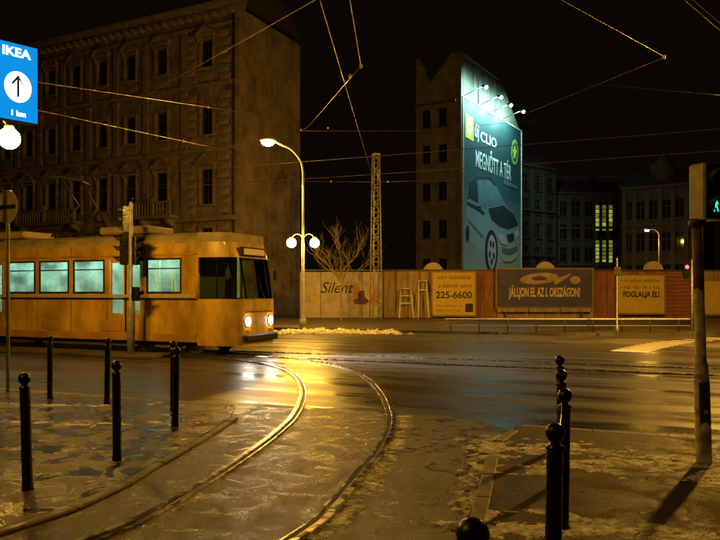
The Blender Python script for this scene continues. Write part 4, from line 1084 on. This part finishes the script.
# far signal showing red, and two slim posts beside it
rsx = thing('far_signal', (hx_(686, 33), 33, .12), 0, 'slim far signal post showing a red light, left of the signal pole', 'traffic light')
zl = hz_(267, 33) - .12
MB().tube([(.28, 0, 0), (.28, 0, zl + .35)], .045, 8).build('pole', POLE, rsx)
MB().box((0.02, .04, zl - .14), (.24, .2, .82), bev=.03).build('housing', BLACK, rsx)
disc(.085, -.075, -.068, (0.02, zl), 18).build('red_lens', glow('red_signal_glow', (1.0, .03, .04), 9), rsx)
disc(.085, -.071, -.065, (0.02, zl - .28), 18).build('green_lens', mat('dark_lens_green2', (.01, .03, .02), .2), rsx)
pp = thing('slim_post', (hx_(617, 29), 29, .12), 0, 'slim grey post standing in front of the hoarding by the tan billboard', 'post')
MB().lathe([(.06, 0), (.06, .3), (.035, .34), (.035, 3.0), (.045, 3.02), (.01, 3.08)], 10).build('shaft', POLE, pp)
MB().box((.0, -.05, 2.55), (.28, .03, .34), bev=.01).build('plate', DARKP, pp)
pp = thing('slim_post', (hx_(699.5, 36), 36, .12), 0, 'slim pale post right of the red signal light', 'post')
MB().lathe([(.07, 0), (.07, .3), (.05, .34), (.05, 2.9), (.02, 2.95)], 10).build('shaft', POLE, pp)

# bare young tree before the hoarding
tr = thing('bare_tree', (hx_(341, 43), 43, .12), 0, 'bare young winter tree in front of the pale hoarding', 'tree')
BARK = mat('pale_bark', (.30, .23, .13), .8, var=.4, scale=8)
MB().tube(catmull([(0, 0, 0), (.03, 0, .9), (-.02, .02, 1.8), (.05, 0, 2.6), (.0, 0, 3.2)], 4), [.08 - .0028 * k for k in range(17)], 8).build('trunk', BARK, tr)
rng = random.Random(5); cb = MB()
def grow(p, d, L, r, lev):
    pts = [p]; q = p.copy(); dd = d.copy()
    for k in range(4):
        dd = (dd + Vector((rng.uniform(-.22, .22), rng.uniform(-.22, .22), rng.uniform(-.02, .16)))).normalized(); q = q + dd * L / 4; pts.append(q.copy())
    cb.tube(pts, [r, r * .85, r * .7, r * .55, r * .4], 5)
    if lev > 0:
        for k in range(4 if lev > 1 else 3):
            i = rng.choice((1, 2, 3, 4, 4)); nd = (dd + Vector((rng.uniform(-.9, .9), rng.uniform(-.9, .9), rng.uniform(-.2, .6)))).normalized()
            grow(pts[i], nd, L * rng.uniform(.5, .75), r * .5, lev - 1)
for k in range(7):
    a = k * 2 * math.pi / 7 + .3; grow(Vector((0, 0, 1.9 + .18 * k)), Vector((math.cos(a), math.sin(a), .8)).normalized(), 1.6, .036, 3)
cb.build('crown', BARK, tr)

# ------------------------------------------------------------------ yellow tram at rest on the straight track
YEL = mat('tram_yellow', (.70, .42, .03), .38, var=.45, scale=1.6, coat=.15, rough_var=.14, bump=.06, bscale=3, stretch=(1, 1, .45), detail=9)
YELD = mat('tram_lower_yellow', (.55, .30, .02), .38, var=.3, scale=1.5, rough_var=.1)
TROOF = mat('tram_roof', (.42, .33, .16), .55, var=.3, scale=2)
RUBBER = mat('black_rubber', (.015, .015, .015), .6)
TGLASS = clear_glass('tram_glass')
MISTED = misted_glass('tram_misted_glass')
TIN = mat('tram_interior', (.50, .55, .52), .6, var=.1)
nose = Vector((-3.365, 19.86, 0)) + N * 1.15
tw = thing('tram', nose, STREET_ROT, 'yellow tram with pale green lit windows standing on the straight track', 'tram')
W2 = 1.15; ZB, ZW0, ZW1, ZR = .38, 1.78, 2.80, 3.22
def tram_section(x0, x1, doors, front):
    holes = []
    step = 1.42; x = x1 - (1.9 if front else .9); spans = []
    while x - 1.25 > x0 + .4: spans.append((x - 1.25, x)); x -= step
    for i, (a, c) in enumerate(spans): holes.append((a, c, .62 if i in doors else ZW0, ZW1))
    xe = x1 - (1.35 if front else 0)
    for s in (-1, 1):
        b = MB(); b.wall(x0, xe, ZB, ZR, holes, s * W2, s * .06); b.build('side_panel', YEL, tw)
        for i, (a, c, z0, z1) in enumerate(holes):
            if i in doors:
                d = MB().box(((a + c) / 2, s * (W2 - .03), (z0 + z1) / 2), (.06, .05, z1 - z0)).build('door', RUBBER, tw)
                for q in (-1, 1):
                    cx = (a + c) / 2 + q * (c - a) / 4; hw = (c - a) / 2 - .06
                    fm = MB(); 
                    for e_ in (-1, 1): fm.box((cx + e_ * (hw / 2 - .03), s * (W2 - .035), (z0 + z1) / 2), (.06, .04, z1 - z0))
                    fm.box((cx, s * (W2 - .035), z0 + .28), (hw - .12, .04, .56)); fm.box((cx, s * (W2 - .035), z1 - .05), (hw - .12, .04, .1))
                    fm.build('door_leaf', YEL, d)
                    MB().box((cx, s * (W2 - .04), (z0 + .56 + z1 - .1) / 2), (hw - .12, .008, z1 - z0 - .66)).build('pane', MISTED, d)
            else:
                fm = MB()
                for e_ in (a + .025, c - .025): fm.box((e_, s * (W2 + .004), (z0 + z1) / 2), (.05, .03, z1 - z0))
                for e_ in (z0 + .025, z1 - .025): fm.box(((a + c) / 2, s * (W2 + .004), e_), (c - a - .1, .03, .05))
                fm.box(((a + c) / 2, s * (W2 - .002), z1 - .30), (c - a - .1, .02, .035))
                w_ = fm.build('window', RUBBER, tw)
                MB().box(((a + c) / 2, s * (W2 - .035), (z0 + z1) / 2), (c - a, .008, z1 - z0)).build('pane', MISTED, w_)
        MB().box(((x0 + xe) / 2, s * (W2 + .012), 1.62), (xe - x0, .03, .05)).build('belt_moulding', RUBBER, tw)
        MB().box(((x0 + xe) / 2, s * (W2 + .006), .50), (xe - x0 - .1, .02, .22)).build('skirt', YELD, tw)
    # curved roof
    prof = [(W2, ZR), (W2 - .02, 3.32), (W2 - .14, 3.46), (W2 - .42, 3.55), (0, 3.60), (-W2 + .42, 3.55), (-W2 + .14, 3.46), (-W2 + .02, 3.32), (-W2, ZR), (-W2 + .05, ZR - .02), (W2 - .05, ZR - .02)]
    MB().prism(prof, x0, xe, 'YZ').build('roof', TROOF, tw)
    MB().box(((x0 + xe) / 2, 0, .72), (xe - x0 - .1, 2 * W2 - .16, .1)).build('floor', DARKP, tw)
    MB().box(((x0 + xe) / 2, 0, 2.98), (xe - x0 - .1, 2 * W2 - .2, .05)).build('ceiling', TIN, tw)
    for yy in (-.45, .45): MB().box(((x0 + xe) / 2, yy, 2.935), (xe - x0 - 1.0, .16, .03)).build('light_strip', glow('tram_tube_light', (.60, 1.0, .88), 13), tw)
    MB().box(((x0 + xe) / 2, 0, .42), (xe - x0 - .6, 1.9, .3)).build('underframe', RUBBER, tw)
    for a, c in spans:
        for s in (-1, 1):
            MB().box((a - .085, s * (W2 + .003), 1.10), (.012, .012, 1.0)).build('panel_seam', RUBBER, tw)
            MB().box((a - .085, s * (W2 + .002), 3.0), (.010, .010, .40)).build('panel_seam', RUBBER, tw)
    for k in range(int((xe - x0) / 2.4)):
        for s in (-1, 1): MB().box((x0 + .9 + k * 2.4, s * (W2 + .008), .80), (.8, .02, .3), bev=.006).build('vent_grille', YELD, tw)
    for s in (-1, 1):
        MB().box(((x0 + xe) / 2, s * (W2 + .010), 2.90), (xe - x0, .022, .05)).build('rain_gutter', YELD, tw)
        MB().box(((x0 + xe) / 2, s * (W2 + .004), 1.70), (xe - x0 - .02, .010, .09)).build('cream_stripe', CREAM, tw)
    first = None
    for i, (a, c) in enumerate(spans):
        if i in doors: continue
        for yy in (-.78, .78):
            loc = ((a + c) / 2, yy, .78)
            if first is None:
                b = MB(); b.box((0, 0, .42), (.44, .44, .06), bev=.02); b.box((-.22, 0, .82), (.06, .44, .78), bev=.02); b.box((0, 0, .2), (.08, .3, .4)); first = b.build('seat', mat('tram_seat', (.10, .16, .14), .5), tw); first.location = loc
            else: share(first, tw, loc)
        MB().tube([(a - .05, -.5, .78), (a - .05, -.5, 2.95)], .018, 6).build('grab_pole', mat('grab_pole', (.6, .6, .55), .3, metal=.7), tw)
    for bx_ in (x0 + 2.2, x1 - 2.6):
        MB().box((bx_, 0, .42), (2.3, 1.5, .26), bev=.03).build('bogie', RUBBER, tw)
        for wx in (-.9, .9):
            for s in (-1, 1):
                wl = MB().lathe([(.36, -.04), (.38, -.03), (.33, .02), (.33, .06)], 20, c=(0, 0, 0), axis='Y').build('wheel', STEEL, tw); wl.location = (bx_ + wx, s * .74, .385)
tram_section(-12.6, 0.0, (1, 5), True)
tram_section(-26.0, -13.4, (1, 5), False)
for k in range(7):
    MB().box((-12.66 - k * .115, 0, 1.9), (.06, 2 * W2 - (.1 if k % 2 else .24), 2.7), bev=.03).build('bellows_fold', RUBBER, tw)
# rounded front end
def ring_at(x):
    f = max(0, (x + 1.35) / 1.35); w = W2 - .26 * f ** 2.2; lean_ = .0
    return w
fx = [-1.35, -1.0, -.7, -.4, -.2, -.08]
def frontgrid(z0, z1, nm, m, inset=0.0, slope0=0.0, slope1=0.0):
    vs, fs = [], []; path = [(x, -ring_at(x) + inset) for x in fx] + [(-.03, y * (ring_at(-.03) - .12)) for y in (-1, -.5, 0, .5, 1)] + [(x, ring_at(x) - inset) for x in reversed(fx)]
    nrow = 4
    for k in range(nrow + 1):
        t = k / nrow; z = z0 + (z1 - z0) * t
        for x, y in path: vs.append((x - (slope0 + (slope1 - slope0) * t) * max(0, (x + 1.35) / 1.35), y, z))
    n = len(path)
    for k in range(nrow):
        for i in range(n - 1): fs.append((k * n + i, k * n + i + 1, (k + 1) * n + i + 1, (k + 1) * n + i))
    return MB().add(vs, fs, True).build(nm, m, tw)
frontgrid(.30, 1.62, 'front_panel', YEL)
frontgrid(1.62, 2.80, 'windscreen', TGLASS, .01, 0, .22)
frontgrid(2.80, 3.24, 'front_dome', YEL, 0, .22, .38)
MB().prism([(x - .38 * max(0, (x + 1.35) / 1.35), s * ring_at(x)) for s in (-1,) for x in fx] + [(x - .38 * max(0, (x + 1.35) / 1.35), ring_at(x)) for x in reversed(fx)], 3.24, 3.50, 'XY').build('front_roof', TROOF, tw)
for s in (-1, 1):
    MB().tube([(-.06, s * .62, 1.62), (-.28, s * .60, 2.82)], .03, 6).build('windscreen_pillar', RUBBER, tw)
    MB().tube([(-1.36, s * (W2 - .01), 1.62), (-1.36, s * (W2 - .01), 2.82)], .06, 6).build('cab_pillar', YEL, tw)
    MB().lathe([(.13, -.04), (.13, .015), (.11, .03), (.001, .045)], 18, c=(-.02, s * .62, .98), axis='X').build('headlight', glow('tram_headlight', (1.0, .93, .74), 75), tw)
    MB().lathe([(.16, -.05), (.16, .0), (.135, .01)], 18, c=(-.02, s * .62, .98), axis='X').build('headlight_ring', RUBBER, tw)
MB().box((-.24, 0, 2.98), (.10, 1.3, .26), bev=.02).build('destination_box', RUBBER, tw)
MB().box((.05, 0, .52), (.16, 1.7, .2), bev=.04).build('bumper', RUBBER, tw)
MB().box((-.182, 0, 2.98), (.012, 1.1, .17)).build('display_panel', glow('amber_display', (1.0, .42, .05), .35), tw)
for s in (-1, 1):
    MB().tube([(-.02, s * .35, 1.60), (-.06, s * .12, 1.98), (-.085, s * .05, 2.30)], .012, 5).build('wiper', RUBBER, tw)
    mi = MB().tube([(-.5, s * 1.08, 2.62), (-.25, s * 1.28, 2.60), (-.25, s * 1.30, 2.2)], .014, 6).build('mirror_arm', RUBBER, tw)
    MB().box((-.25, s * 1.30, 2.32), (.06, .16, .30), bev=.02).build('mirror', RUBBER, mi)
    MB().box((-.035, s * .62, .70), (.03, .22, .10), bev=.008).build('indicator', mat('amber_lens', (.55, .18, .01), .25), tw)
MB().box((-.026, 0, 1.25), (.012, 1.5, .03)).build('front_moulding', RUBBER, tw)
MB().box((-1.5, 0, 1.9), (.06, 2.1, 2.2)).build('cab_partition', DARKP, tw)
MB().add([(-26.0, -W2, ZB), (-26.0, W2, ZB), (-26.0, W2, ZR), (-26.0, -W2, ZR)], [(0, 1, 2, 3)]).build('rear_panel', YEL, tw)
for x in (-4.5, -9.6, -16.5, -22): MB().box((x, 0, 3.72), (1.9, 1.3, .24), bev=.05).build('roof_box', TROOF, tw)
pg = MB(); 
for s in (-.5, .5): pg.tube([(-7.6, s, 3.62), (-6.5, s * .8, 4.6), (-7.3, s * .9, 5.55)], .03, 6)
pg.tube([(-7.3, -.85, 5.5), (-7.3, -.5, 5.57), (-7.3, .5, 5.57), (-7.3, .85, 5.5)], .03, 6); pg.build('pantograph', DARKP, tw)

for s in (-1, 1): light('tram_beam', 'SPOT', (.10, s * .62, .98), 2600, (1.0, .88, .66), .08, target=(10, s * .6, .1), cone=R(60), blend=.7, parent=tw)
